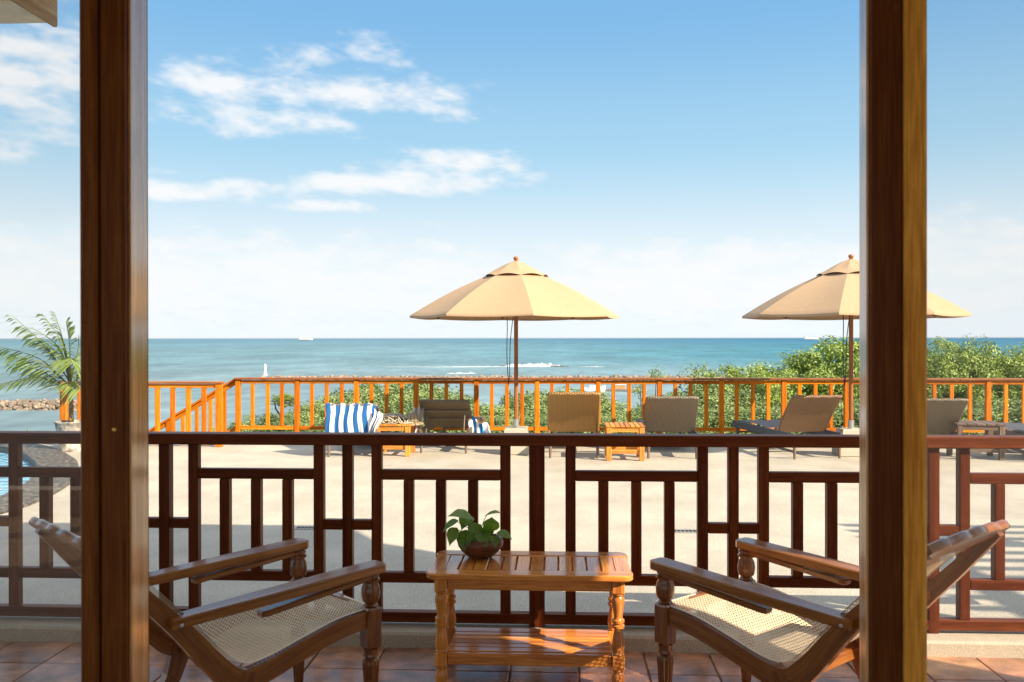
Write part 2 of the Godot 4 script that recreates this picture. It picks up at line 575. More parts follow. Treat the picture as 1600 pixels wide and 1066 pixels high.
# ------------------------------------------------------------------ sky
func cloud_blobs() -> Array:
	# azimuth and height in degrees, half widths, strength
	return [-22.7,15.6,1.8,0.7,0.90, -18.9,15.1,4.8,1.3,0.85, -18.2,13.3,4.6,0.9,0.90, -11.9,17.2,2.4,1.1,0.75, -11.1,15.0,4.8,1.2,0.85, -15.1,16.9,4.3,0.9,0.55, -7.5,13.8,2.4,0.7,0.50, -7.9,16.0,1.0,0.4,0.50, -6.9,10.6,4.9,1.0,1.00, -12.3,9.6,4.8,0.6,1.0, -17.8,9.2,4.6,0.5,0.90, -14.3,8.3,2.8,0.35,0.95, -22.7,8.8,4.0,0.5,1.00, -23.7,9.9,1.4,0.2,0.50, -30.9,14.8,3.8,3.3,0.90, -31.5,11.7,3.2,1.6,0.70, -29.7,17.3,2.0,1.6,0.55, -4.2,7.1,2.5,0.2,0.50, 9.9,3.3,12.9,2.3,1.00, -17.0,3.3,16.2,2.6,0.90, -30.9,3.9,7.0,2.9,0.70, 24.9,4.7,4.2,2.5,0.75,
		48.0,9.0,9.0,2.4,0.8, 62.0,16.0,12.0,3.0,0.7, 95.0,8.0,16.0,3.0,0.7, 130.0,14.0,10.0,3.0,0.7, 165.0,6.0,20.0,3.0,0.7, -50.0,10.0,9.0,2.6,0.8, -72.0,17.0,11.0,3.0,0.75, -100.0,7.0,16.0,3.0,0.7, -140.0,15.0,14.0,3.5,0.7, -170.0,9.0,10.0,2.5,0.6]

func sky_at(az: float, el: float, bl: Array, f1: FastNoiseLite, f2: FastNoiseLite) -> Color:
	# clear air: pale at the horizon, blue above (linear colours)
	var hz := Color(0.45, 0.49, 0.515)
	var low := Color(0.450, 0.487, 0.502)
	var mid := Color(0.218, 0.357, 0.458)
	var top := Color(0.113, 0.250, 0.415)
	var zen := Color(0.26, 0.36, 0.50)
	var col: Color
	if el < 3.0: col = hz.lerp(low, smoothstep(0.0, 3.0, el))
	elif el < 10.0: col = low.lerp(mid, smoothstep(3.0, 12.5, el))
	else: col = low.lerp(mid, smoothstep(3.0, 12.5, el)).lerp(top, smoothstep(9.5, 21.0, el))
	if el > 21.0: col = top.lerp(zen, smoothstep(21.0, 75.0, el))
	var env := 0.0
	for i in range(0, bl.size(), 5):
		var da: float = wrapf(az - bl[i], -180.0, 180.0)
		var w: float = bl[i + 2]
		if absf(da) > 1.7 * w: continue
		var de: float = el - bl[i + 1]
		var q: float = da * da / (w * w) + de * de / (bl[i + 3] * bl[i + 3])
		if q < 2.9:
			env = maxf(env, bl[i + 4] * (1.0 - q / 2.9))
	if env > 0.0:
		# streaks that lean a little, with ragged finer edges
		var ya := el + 0.06 * az
		var n1 := f1.get_noise_2d(az * 11.0, ya * 36.0) * 0.5 + 0.5
		var n2 := f2.get_noise_2d(az * 34.0, ya * 110.0) * 0.5 + 0.5
		var n5 := f1.get_noise_2d(az * 22.0 + 900.0, ya * 48.0) * 0.5 + 0.5
		var d := env * 1.07 + (n1 - 0.56) * 1.25 + (n5 - 0.5) * 0.55 + (n2 - 0.5) * 0.35
		d = smoothstep(0.24, 1.20, d) * 0.95
		var cc := Color(0.495, 0.50, 0.505).lerp(Color(0.42, 0.445, 0.48), clampf((n1 - 0.45) * 1.2, 0.0, 1.0) * 0.4)
		col = col.lerp(cc, d)
	elif el > 20.0:
		var n3 := f1.get_noise_2d(az * 4.0, el * 12.0) * 0.5 + 0.5  # unseen white cloud veil overhead, added to brighten the shade
		col = col.lerp(Color(0.66, 0.65, 0.64), smoothstep(0.20, 0.70, n3) * 0.9 * smoothstep(22.0, 32.0, el))
	# the thin grey-blue cloud line just above the horizon
	if el > 0.6 and el < 2.4:
		var n4 := f2.get_noise_2d(az * 9.0 + 300.0, el * 70.0) * 0.5 + 0.5
		col = col.lerp(Color(0.36, 0.41, 0.47), smoothstep(0.62, 0.80, n4) * 0.45 * (1.0 - absf(el - 1.4)))
	return col

func make_sky() -> PanoramaSkyMaterial:
	var f1 := FastNoiseLite.new()
	f1.seed = 7
	f1.frequency = 0.016
	f1.fractal_octaves = 5
	var f2 := FastNoiseLite.new()
	f2.seed = 19
	f2.frequency = 0.03
	f2.fractal_octaves = 4
	var bl := cloud_blobs()
	var im := Image.create(1024, 512, false, Image.FORMAT_RGB8)
	im.fill(Color(0.30, 0.34, 0.35))
	for y in 258:
		var el := 90.0 - (y + 0.5) / 512.0 * 180.0
		for x in 1024:
			im.set_pixel(x, y, sky_at(wrapf((x + 0.5) / 1024.0 * 360.0, -180.0, 180.0), maxf(el, 0.0), bl, f1, f2).linear_to_srgb())
	im.resize(4096, 2048, Image.INTERPOLATE_CUBIC)
	for y in range(700, 1028):   # finer where the clouds show their edges
		var el := 90.0 - (y + 0.5) / 2048.0 * 180.0
		for xx in range(-500, 480):
			var x := posmod(xx, 4096)
			im.set_pixel(x, y, sky_at(wrapf((x + 0.5) / 4096.0 * 360.0, -180.0, 180.0), maxf(el, 0.0), bl, f1, f2).linear_to_srgb())
	var s := PanoramaSkyMaterial.new()
	s.panorama = from_image(im)
	s.energy_multiplier = 1.0
	return s

# ------------------------------------------------------------------ the start
func _ready() -> void:
	rng.seed = 20240611
	var cam := Camera3D.new()
	cam.name = "camera"
	add_child(cam)
	cam.position = Vector3(0, 1.49, 0)
	cam.rotation_order = EULER_ORDER_YXZ
	cam.rotation_degrees = Vector3(-0.164, 3.0, -0.07)
	cam.fov = 41.69
	cam.near = 0.05
	cam.far = 90000.0
	cam.current = true
	# the lens: about 31 mm at f/5.6, focused on the far side of the patio
	var lens := CameraAttributesPhysical.new()
	lens.frustum_focal_length = 31.516
	lens.frustum_focus_distance = 7.0
	lens.exposure_aperture = 8.0
	lens.frustum_near = 0.05
	lens.frustum_far = 90000.0
	cam.attributes = lens

	var sky := Sky.new()
	sky.sky_material = make_sky()
	var env := Environment.new()
	env.background_mode = Environment.BG_SKY
	env.sky = sky
	env.tonemap_mode = Environment.TONE_MAPPER_LINEAR
	env.tonemap_exposure = 2.0
	env.background_energy_multiplier = 1.0
	env.sdfgi_enabled = true
	env.ssao_enabled = true
	env.ssil_enabled = true
	var we := WorldEnvironment.new()
	we.name = "world_environment"
	we.environment = env
	add_child(we)

	var sun := DirectionalLight3D.new()
	sun.name = "sun"
	add_child(sun)
	sun.look_at_from_position(Vector3(1.60, 1.25, 1.0), Vector3.ZERO)
	sun.light_color = Color(1.0, 0.925, 0.81)
	sun.light_energy = 1.6
	sun.light_angular_distance = 0.5
	sun.shadow_enabled = true

	make_textures()
	make_materials()
	build_ground()
	build_sea()
	build_house()
	build_near_railing()
	build_far_fence()
	build_umbrellas()
	build_loungers()
	build_chairs()
	build_coffee_table()
	build_plants_near()
	build_greenery()
	build_harbour()
	await get_tree().process_frame

func smooth_line(pts: Array, steps := 6) -> Array:
	var o := []
	for i in pts.size() - 1:
		var a = pts[maxi(i - 1, 0)]
		var b = pts[i]
		var c = pts[i + 1]
		var d = pts[mini(i + 2, pts.size() - 1)]
		for k in steps:
			o.append(b.cubic_interpolate(c, a, d, float(k) / steps))
	o.append(pts[-1])
	return o

# ------------------------------------------------------------------ ground
const EDGE := -13.85
func hill_height(x: float, z: float) -> float:
	var d := maxf(0.0, EDGE - z)
	var steep := lerpf(0.155, 0.26, smoothstep(-4.0, -11.0, x))
	var h := -0.45 - d * steep
	h += 0.35 * sin(x * 0.31 + 1.0) * smoothstep(3.0, 16.0, d) + 0.3 * sin(z * 0.23 + x * 0.11) * smoothstep(3.0, 16.0, d)
	return maxf(h, -10.6)

func flat(mb: MB, poly: PackedVector2Array, y: float) -> void:
	var tr := Geometry2D.triangulate_polygon(poly)
	for i in range(0, tr.size(), 3):
		var w := []
		var u := []
		for k in 3:
			var q: Vector2 = poly[tr[i + k]]
			w.append(Vector3(q.x, y, q.y))
			u.append(q)
		mb.face(w, Vector3.UP, u)

func build_ground() -> void:
	# the pool's edge: outer and inner line of the dark coping
	var outer := smooth_line([Vector2(-14, -5.3), Vector2(-9, -5.2), Vector2(-6.4, -5.5), Vector2(-5.2, -6.2), Vector2(-4.75, -7.3), Vector2(-4.80, -8.2), Vector2(-5.15, -9.3), Vector2(-5.68, -10.3), Vector2(-6.1, -10.9), Vector2(-6.96, -11.9), Vector2(-7.8, -12.4), Vector2(-9.4, -12.9), Vector2(-14, -13.1)], 8)
	var inner := []
	for i in outer.size():
		var a: Vector2 = outer[maxi(i - 1, 0)]
		var b: Vector2 = outer[mini(i + 1, outer.size() - 1)]
		var d := (b - a).normalized()
		inner.append(outer[i] + Vector2(-d.y, d.x) * -0.43 if false else outer[i] + Vector2(d.y, -d.x) * 0.43)
	var poly := PackedVector2Array([Vector2(10, -4.62), Vector2(-14, -4.62)])
	for q in outer: poly.append(q)
	poly.append(Vector2(-14, -13.6)); poly.append(Vector2(-7.1, -13.6)); poly.append(Vector2(-7.1, -12.3)); poly.append(Vector2(-4.75, -12.3)); poly.append(Vector2(-4.75, EDGE)); poly.append(Vector2(10, EDGE))
	var mb := MB.new()
	flat(mb, poly, 0.0)
	for i in poly.size():
		var a := poly[i]
		var b := poly[(i + 1) % poly.size()]
		var dd := (b - a).normalized()
		var right := Geometry2D.is_point_in_polygon((a + b) / 2.0 + Vector2(-dd.y, dd.x) * 0.01, poly)
		var o := Vector3(dd.y, 0, -dd.x) * (1.0 if right else -1.0)
		mb.face([Vector3(a.x, 0, a.y), Vector3(b.x, 0, b.y), Vector3(b.x, -1.4, b.y), Vector3(a.x, -1.4, a.y)], o, [Vector2(), Vector2(1, 0), Vector2(1, 1), Vector2(0, 1)])
	struct("patio", mb, M.patio)
	mb = MB.new()
	for i in outer.size() - 1:
		var a: Vector2 = outer[i]
		var b: Vector2 = outer[i + 1]
		var c: Vector2 = inner[i + 1]
		var d: Vector2 = inner[i]
		mb.face([Vector3(a.x, 0.025, a.y), Vector3(b.x, 0.025, b.y), Vector3(c.x, 0.025, c.y), Vector3(d.x, 0.025, d.y)], Vector3.UP, [a, b, c, d])
		mb.face([Vector3(a.x, 0.025, a.y), Vector3(b.x, 0.025, b.y), Vector3(b.x, -0.1, b.y), Vector3(a.x, -0.1, a.y)], Vector3(a.x - d.x, 0, a.y - d.y), [a, b, b, a])
		mb.face([Vector3(d.x, 0.025, d.y), Vector3(c.x, 0.025, c.y), Vector3(c.x, -0.3, c.y), Vector3(d.x, -0.3, d.y)], Vector3(d.x - a.x, 0, d.y - a.y), [d, c, c, d])
	struct("pool_kerb", mb, M.coping)
	mb = MB.new()
	for i in inner.size() - 1:
		mb.face([Vector3(-13.5, -0.06, -9.2), Vector3(inner[i].x, -0.06, inner[i].y), Vector3(inner[i + 1].x, -0.06, inner[i + 1].y)], Vector3.UP, [Vector2(), Vector2(1, 0), Vector2(1, 1)])
	struct("pool_water", mb, M.pool_water)
	# drains let into the patio
	for k in 2:
		var at: Vector3 = [Vector3(-1.97, 0.004, -6.93), Vector3(0.97, 0.004, -6.95)][k]
		var g := thing("floor_drain", ["small dark drain grate in the patio beyond the left armchair", "small dark drain grate in the sunny patio between table and right armchair"][k], "drain", at, 0, "drain grates in the patio")
		var rim := MB.new()
		for s in [-1, 1]:
			rim.box(T3(Vector3(0, 0.002, s * 0.045)), Vector3(0.2, 0.006, 0.008), 0.001)
			rim.box(T3(Vector3(s * 0.096, 0.002, 0)), Vector3(0.008, 0.006, 0.082), 0.001)
		part(g, "rim", rim, M.steel)
		for i in 6:
			var sl := MB.new()
			sl.box(T3(Vector3(-0.075 + 0.03 * i, 0.001, 0)), Vector3(0.014, 0.005, 0.08), 0.001)
			part(g, "slat", sl, M.black_cord)
	# kerb under the railing
	mb = MB.new()
	mb.box(T3(Vector3(0, -0.11, -4.445)), Vector3(14, 0.37, 0.35), 0.012)
	struct("kerb", mb, M.kerb)
	# tiled terrace
	mb = MB.new()
	mb.box(T3(Vector3(-1.0, -0.16, -3.06)), Vector3(12, 0.3, 2.42), 0.0)
	var floor := struct("terrace_floor", mb, M.grout)
	var tm := []
	for k in 4:
		for v in 4:
			var q := MB.new()
			q.off = Vector2(rng.randf(), rng.randf())
			q.box(T3(Vector3.ZERO, Vector3(0, 90.0 * v, 0)), Vector3(0.2995, 0.016, 0.2995), 0.003)
			tm.append(q.mesh(M["tile" + str(k)]))
	for r in 4:
		for c in 27:
			var z := -3.99 - 0.1515 + 0.3075 * r
			if r == 0:
				z = -4.139
			var o := put(floor, "tile", tm[rng.randi() % 16], Vector3(0.398 + 0.1515 + 0.3075 * (c - 15), -0.006 + rng.randf() * 0.0022, z))
			o.rotation_degrees = Vector3(rng.randf_range(-0.25, 0.25), 0, rng.randf_range(-0.25, 0.25))
	# hillside
	mb = MB.new()
	var nx := 70
	var nz := 44
	for i in nx:
		for j in nz:
			var q := []
			for k in [[0, 0], [1, 0], [1, 1], [0, 1]]:
				var x: float = -70.0 + 150.0 * (i + k[0]) / nx
				var z: float = EDGE + 0.6 - 76.0 * pow(float(j + k[1]) / nz, 1.5)
				q.append(Vector3(x, hill_height(x, z), z))
			mb.quad(q[0], q[1], q[2], q[3])
	struct("hillside", mb, M.hill)
	# steps that go down to the left behind the short fence
	mb = MB.new()
	for i in 8:
		mb.box(T3(Vector3(-4.9 - 0.3 * i, -0.25 - 0.18 * i - 0.4, -13.0)), Vector3(0.31, 0.9, 1.3), 0.01)
	struct("path_steps", mb, M.base)

func build_sea() -> void:
	var mb := MB.new()
	var rad := [18.0, 60.0, 90.0, 120.0, 150.0, 180.0, 205.0, 213.0, 222.0, 240.0, 270.0, 320.0, 400.0, 550.0, 800.0, 1200.0, 2000.0, 3500.0, 6500.0, 14000.0, 40000.0, 80000.0]
	var na := 96
	var colour := func(r: float, a: float) -> Color:
		# shallow water inshore, deep water offshore; a: angle to the right of straight out
		var k := clampf((log(r) - log(60.0)) / (log(12000.0) - log(60.0)), 0.0, 1.0)
		var shallow := Color(0.27, 0.40, 0.46)
		var middle := Color(0.115, 0.33, 0.40)
		var deep := Color(0.065, 0.25, 0.39)
		var s := smoothstep(-0.25, 0.35, a)
		middle = Color(0.20, 0.36, 0.43).lerp(Color(0.072, 0.28, 0.38), s)
		deep = Color(0.145, 0.31, 0.42).lerp(Color(0.042, 0.21, 0.385), s)
		if k < 0.24: return shallow
		if k < 0.45: return shallow.lerp(middle, smoothstep(0.24, 0.40, k))
		return middle.lerp(deep, smoothstep(0.45, 0.9, k))
	for i in rad.size() - 1:
		for j in na:
			var a0 := -2.0 + 4.0 * j / na
			var a1 := -2.0 + 4.0 * (j + 1) / na
			var p := []
			var cs := []
			for k in [[i, a0], [i, a1], [i + 1, a1], [i + 1, a0]]:
				var r: float = rad[k[0]]
				p.append(Vector3(r * sin(k[1]), -9.0, -r * cos(k[1])))
				cs.append(colour.call(r, k[1]))
			var n0 := mb.v.size()
			mb.quad(p[0], p[1], p[2], p[3])
			# order written by quad: 0 2 1, 0 3 2
			for e in 6:
				mb.c[n0 + e] = cs[[0, 2, 1, 0, 3, 2][e]]
	struct("sea", mb, M.sea)

# ------------------------------------------------------------------ the house
func build_house() -> void:
	# walls of the room, its floor and ceiling
	var mb := MB.new()
	mb.box(T3(Vector3(-1.3, -0.15, 1.05)), Vector3(8.9, 0.3, 5.7), 0.0)
	struct("room_floor", mb, M.room_floor)
	mb = MB.new()
	mb.box(T3(Vector3(-1.3, 2.8, 1.075)), Vector3(8.7, 0.2, 5.75), 0.0)
	struct("room_ceiling", mb, M.plaster)
	mb = MB.new()
	mb.box(T3(Vector3(2.32, 1.35, -1.88)), Vector3(1.36, 2.7, 0.16), 0.0)
	mb.box(T3(Vector3(-3.95, 1.35, -1.88)), Vector3(3.9, 2.7, 0.16), 0.0)
	mb.box(T3(Vector3(-0.18, 2.55, -1.88)), Vector3(3.64, 0.3, 0.16), 0.0)
	struct("front_wall", mb, M.plaster)
	mb = MB.new()
	mb.box(T3(Vector3(2.9, 1.35, 1.1)), Vector3(0.2, 2.7, 5.8), 0.0)
	struct("right_wall", mb, M.plaster)
	mb = MB.new()
	mb.box(T3(Vector3(-5.6, 0.2, 1.1)), Vector3(0.2, 0.4, 5.8), 0.0)
	mb.box(T3(Vector3(-5.6, 2.55, 1.1)), Vector3(0.2, 0.3, 5.8), 0.0)
	for z in [-1.4, 1.1, 3.7]:
		mb.box(T3(Vector3(-5.6, 1.4, z)), Vector3(0.2, 2.0, 0.5), 0.0)
	struct("left_wall", mb, M.plaster)
	mb = MB.new()
	mb.box(T3(Vector3(-1.3, 0.1, 3.9)), Vector3(8.2, 0.2, 0.2), 0.0)
	mb.box(T3(Vector3(-1.3, 2.6, 3.9)), Vector3(8.2, 0.2, 0.2), 0.0)
	for x in [-5.0, -2.6, -0.4, 1.9]:
		mb.box(T3(Vector3(x, 1.35, 3.9)), Vector3(0.12, 2.3, 0.2), 0.0)
	struct("rear_wall", mb, M.plaster)
	# the roof that shades the terrace
	mb = MB.new()
	var rp := PackedVector2Array([Vector2(-11, 4.4), Vector2(-11, -4.26), Vector2(2.61, -4.26), Vector2(2.89, -3.84), Vector2(3.35, -3.57), Vector2(3.85, -2.9), Vector2(4.0, -2.5), Vector2(3.72, -1.65), Vector2(3.72, 4.4)])
	for s in [0, 1]:
		var tr := Geometry2D.triangulate_polygon(rp)
		for i in range(0, tr.size(), 3):
			var w := []
			for k in 3: w.append(Vector3(rp[tr[i + k]].x, 3.27 + 0.22 * s, rp[tr[i + k]].y))
			mb.face(w, Vector3(0, s * 2.0 - 1.0, 0), [Vector2(w[0].x, w[0].z), Vector2(w[1].x, w[1].z), Vector2(w[2].x, w[2].z)])
	for i in rp.size():
		var a := rp[i]
		var b := rp[(i + 1) % rp.size()]
		var o := Vector3((a + b).x / 2.0 + 3.0, 0, (a + b).y / 2.0)
		mb.face([Vector3(a.x, 3.27, a.y), Vector3(b.x, 3.27, b.y), Vector3(b.x, 3.49, b.y), Vector3(a.x, 3.49, a.y)], o, [Vector2(), Vector2(1, 0), Vector2(1, 0.2), Vector2(0, 0.2)])
	struct("terrace_roof", mb, M.plaster)
	# the broad pillar that carries the roof's right end, out of view
	mb = MB.new()
	mb.box(T3(Vector3(3.34, 1.635, -2.72)), Vector3(1.12, 3.26, 0.30), 0.01)
	struct("terrace_pillar", mb, M.plaster)
	# the pale beam end under the eaves, top left
	var be := thing("roof_beam", "pale plastered beam end under the eaves, with darker trim along its edges", "beam", Vector3(-3.3, 3.0, -4.1))
	mb = MB.new()
	mb.box(T3(Vector3(0, 0.15, 0)), Vector3(1.64, 0.225, 0.34), 0.006)
	part(be, "plaster_body", mb, M.beam_plaster)
	mb = MB.new()
	mb.box(T3(Vector3(0, 0.036, 0.178)), Vector3(1.69, 0.03, 0.016), 0.003)
	part(be, "bottom_trim", mb, M.soffit2)
	mb = MB.new()
	mb.box(T3(Vector3(0.833, 0.15, 0.0)), Vector3(0.022, 0.258, 0.36), 0.003)
	part(be, "end_trim", mb, M.soffit2)
	# door posts and the glazed panels beside them
	var specs := [["left", -0.985, -0.947, -0.892, 0.10], ["right", 0.721, 0.677, 0.615, 0.066]]
	for sp in specs:
		var left: bool = sp[0] == "left"
		var lo := minf(sp[2], sp[3])
		var hi := maxf(sp[2], sp[3])
		var dp: float = sp[4]
		var g := thing("door_post", "varnished brown door post at the left of the opening, with a brass screw" if left else "varnished brown door post at the right of the opening, in front of the right chair", "door post", Vector3((lo + hi) / 2.0, 0, -1.8))
		var w := hi - lo
		mb = MB.new()
		mb.off = Vector2(0.3 if left else 2.4, 0.2)
		mb.box(T3(Vector3(0, 1.2, -dp / 2.0)), Vector3(w - 0.002, 2.4, dp), 0.004)
		part(g, "post", mb, M.post0 if left else M.post1)
		var sx := 1.0 if left else -1.0
		mb = MB.new()
		mb.off = Vector2(1.3, 0.7)
		mb.box(T3(Vector3(sx * (w / 2.0 - 0.006 - w * 0.3), 1.2, -dp - 0.011)), Vector3(w * 0.6, 2.4, 0.018), 0.003)
		part(g, "door_stop", mb, M.post2)
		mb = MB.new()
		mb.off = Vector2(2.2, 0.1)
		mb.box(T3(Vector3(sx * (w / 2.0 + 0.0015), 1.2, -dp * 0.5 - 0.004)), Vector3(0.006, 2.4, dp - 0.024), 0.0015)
		part(g, "lit_reveal_board", mb, M.lit_reveal0)  # added board; its pale gold tone paints the light on the reveal
		if left:
			mb = MB.new()
			mb.lathe([Vector2(0.0055, 0), Vector2(0.005, 0.0015), Vector2(0.003, 0.0028), Vector2(0.0002, 0.003)], 14, Transform3D(Basis.from_euler(Vector3(PI / 2, 0, 0)), Vector3(0.004, 1.303, 0.0)))
			part(g, "brass_screw", mb, M.brass)
		var x0: float = sp[1]
		var x1: float = sp[2]
		var a := minf(x0, x1)
		var b := maxf(x0, x1)
		var gp := thing("glazed_panel", "fixed glass panel in a brown wooden frame, left of the opening" if left else "fixed glass panel in a brown wooden frame, right of the opening", "glass door", Vector3((a + b) / 2.0, 0, -1.8))
		mb = MB.new()
		mb.off = Vector2(2.0 if left else 3.6, 0.33)
		mb.box(T3(Vector3(0, 1.2, -0.016)), Vector3(b - a - 0.001, 2.4, 0.05), 0.005)
		part(gp, "stile", mb, M.post2 if left else M.stile2)
		var far := -sx * 0.93
		mb = MB.new()
		mb.box(T3(Vector3(far, 1.2, -0.016)), Vector3(0.06, 2.4, 0.05), 0.005)
		part(gp, "stile", mb, M.post2)
		mb = MB.new()
		mb.box(T3(Vector3(far / 2.0, 0.06, -0.016)), Vector3(0.83, 0.12, 0.045), 0.005)
		part(gp, "bottom_rail", mb, M.post1)
		mb = MB.new()
		mb.box(T3(Vector3(far / 2.0, 2.34, -0.016)), Vector3(0.83, 0.11, 0.045), 0.005)
		part(gp, "top_rail", mb, M.post1)
		mb = MB.new()
		var p0 := far + sx * 0.028
		var p1 := -sx * (b - a) * 0.48
		mb.quad(Vector3(minf(p0, p1), 0.11, -0.016), Vector3(maxf(p0, p1), 0.11, -0.016), Vector3(maxf(p0, p1), 2.29, -0.016), Vector3(minf(p0, p1), 2.29, -0.016))
		part(gp, "pane", mb, M.glass)
	# the slatted roof of the next terrace, out at the right, whose shade falls on the patio
	var pg := thing("pergola", "slatted timber pergola roof beside the terrace, to the right", "pergola", Vector3(8.6, 0, -2.85))
	for i in 16:
		part(pg, "slat", bar(Vector3(-2.1, 3.32, -1.75 + 0.22 * i), Vector3(2.4, 3.32, -1.75 + 0.22 * i), 0.07, 0.05), M.soffit0)
	for x in [-1.9, 2.2]:
		part(pg, "rafter", bar(Vector3(x, 3.23, -1.9), Vector3(x, 3.23, 1.7), 0.08, 0.13), M.soffit1)
		for z in [-1.7, 1.5]:
			part(pg, "post", bar(Vector3(x, 0, z), Vector3(x, 3.165, z), 0.12, 0.12), M.soffit1)

# ------------------------------------------------------------------ railing in front of the terrace
func build_near_railing() -> void:
	var g := thing("terrace_railing", "dark brown wooden railing of square bars on the low kerb behind the table and chairs", "railing", Vector3(0, 0, -4.405))
	var b := 0.05
	part(g, "top_rail", bar(Vector3(-4.6, 0.992, 0), Vector3(3.6, 0.992, 0), 0.105, 0.055, 0.005), M.rail0)
	part(g, "bottom_rail", bar(Vector3(-4.6, 0.115, 0), Vector3(3.6, 0.115, 0), 0.055, 0.05), M.rail0)
	var lo := 0.14
	var hi := 0.9645
	var ups := func(x: float, y0: float, y1: float, w := 0.05) -> void:
		part(g, "baluster", bar(Vector3(x, y0, 0), Vector3(x, y1, 0), w, 0.048), M["rail" + str(rng.randi() % 3)])
	# one bay: frame, three short bars, frame, crossed middle bar; they alternate along the railing
	var frames := [-4.05, -3.73, -2.755, -2.115, -1.827, -1.192, -0.902, -0.264, 0.056, 0.697, 0.989, 1.640, 1.936, 2.59, 2.88]
	var mids := [-3.89, -2.90, -1.974, -1.048, -0.109, 0.844, 1.79, 2.735]
	for x in frames: ups.call(x, lo, hi)
	for i in mids.size():
		var x: float = mids[i]
		if x == -0.109 or x == 1.79 or x == -1.974 or x == -3.89:
			var w := 0.076 if x == -0.109 else 0.053
			part(g, "post", bar(Vector3(x, 0.076, 0), Vector3(x, hi, 0), w, 0.058), M.rail1)
			if x == -0.109: continue
		else:
			ups.call(x, lo, hi)
		var l := -99.0
		var r := 99.0
		for f in frames:
			if f < x: l = maxf(l, f)
			if f > x: r = minf(r, f)
		for q in [[l + b / 2.0, x - b / 2.0], [x + b / 2.0, r - b / 2.0]]:
			part(g, "cross_bar", bar(Vector3(q[0], 0.567, 0), Vector3(q[1], 0.567, 0), 0.046, 0.049), M["rail" + str(rng.randi() % 3)])
	for q in [[-3.73, -2.755], [-2.115 - 0.0, -1.827], [-2.755, -2.115], [-1.827, -1.192], [-0.902, -0.264], [0.056, 0.697], [0.989, 1.640], [1.936, 2.59]]:
		var l: float = q[0]
		var r: float = q[1]
		if r - l < 0.5: continue
		for y in [0.817, 0.309]:
			part(g, "panel_rail", bar(Vector3(l + b / 2.0, y, 0), Vector3(r - b / 2.0, y, 0), 0.046, 0.05), M["rail" + str(rng.randi() % 3)])
		for k in 3:
			var x := l + (r - l) * (k + 1) / 4.0
			ups.call(x, 0.334, 0.792, 0.049)

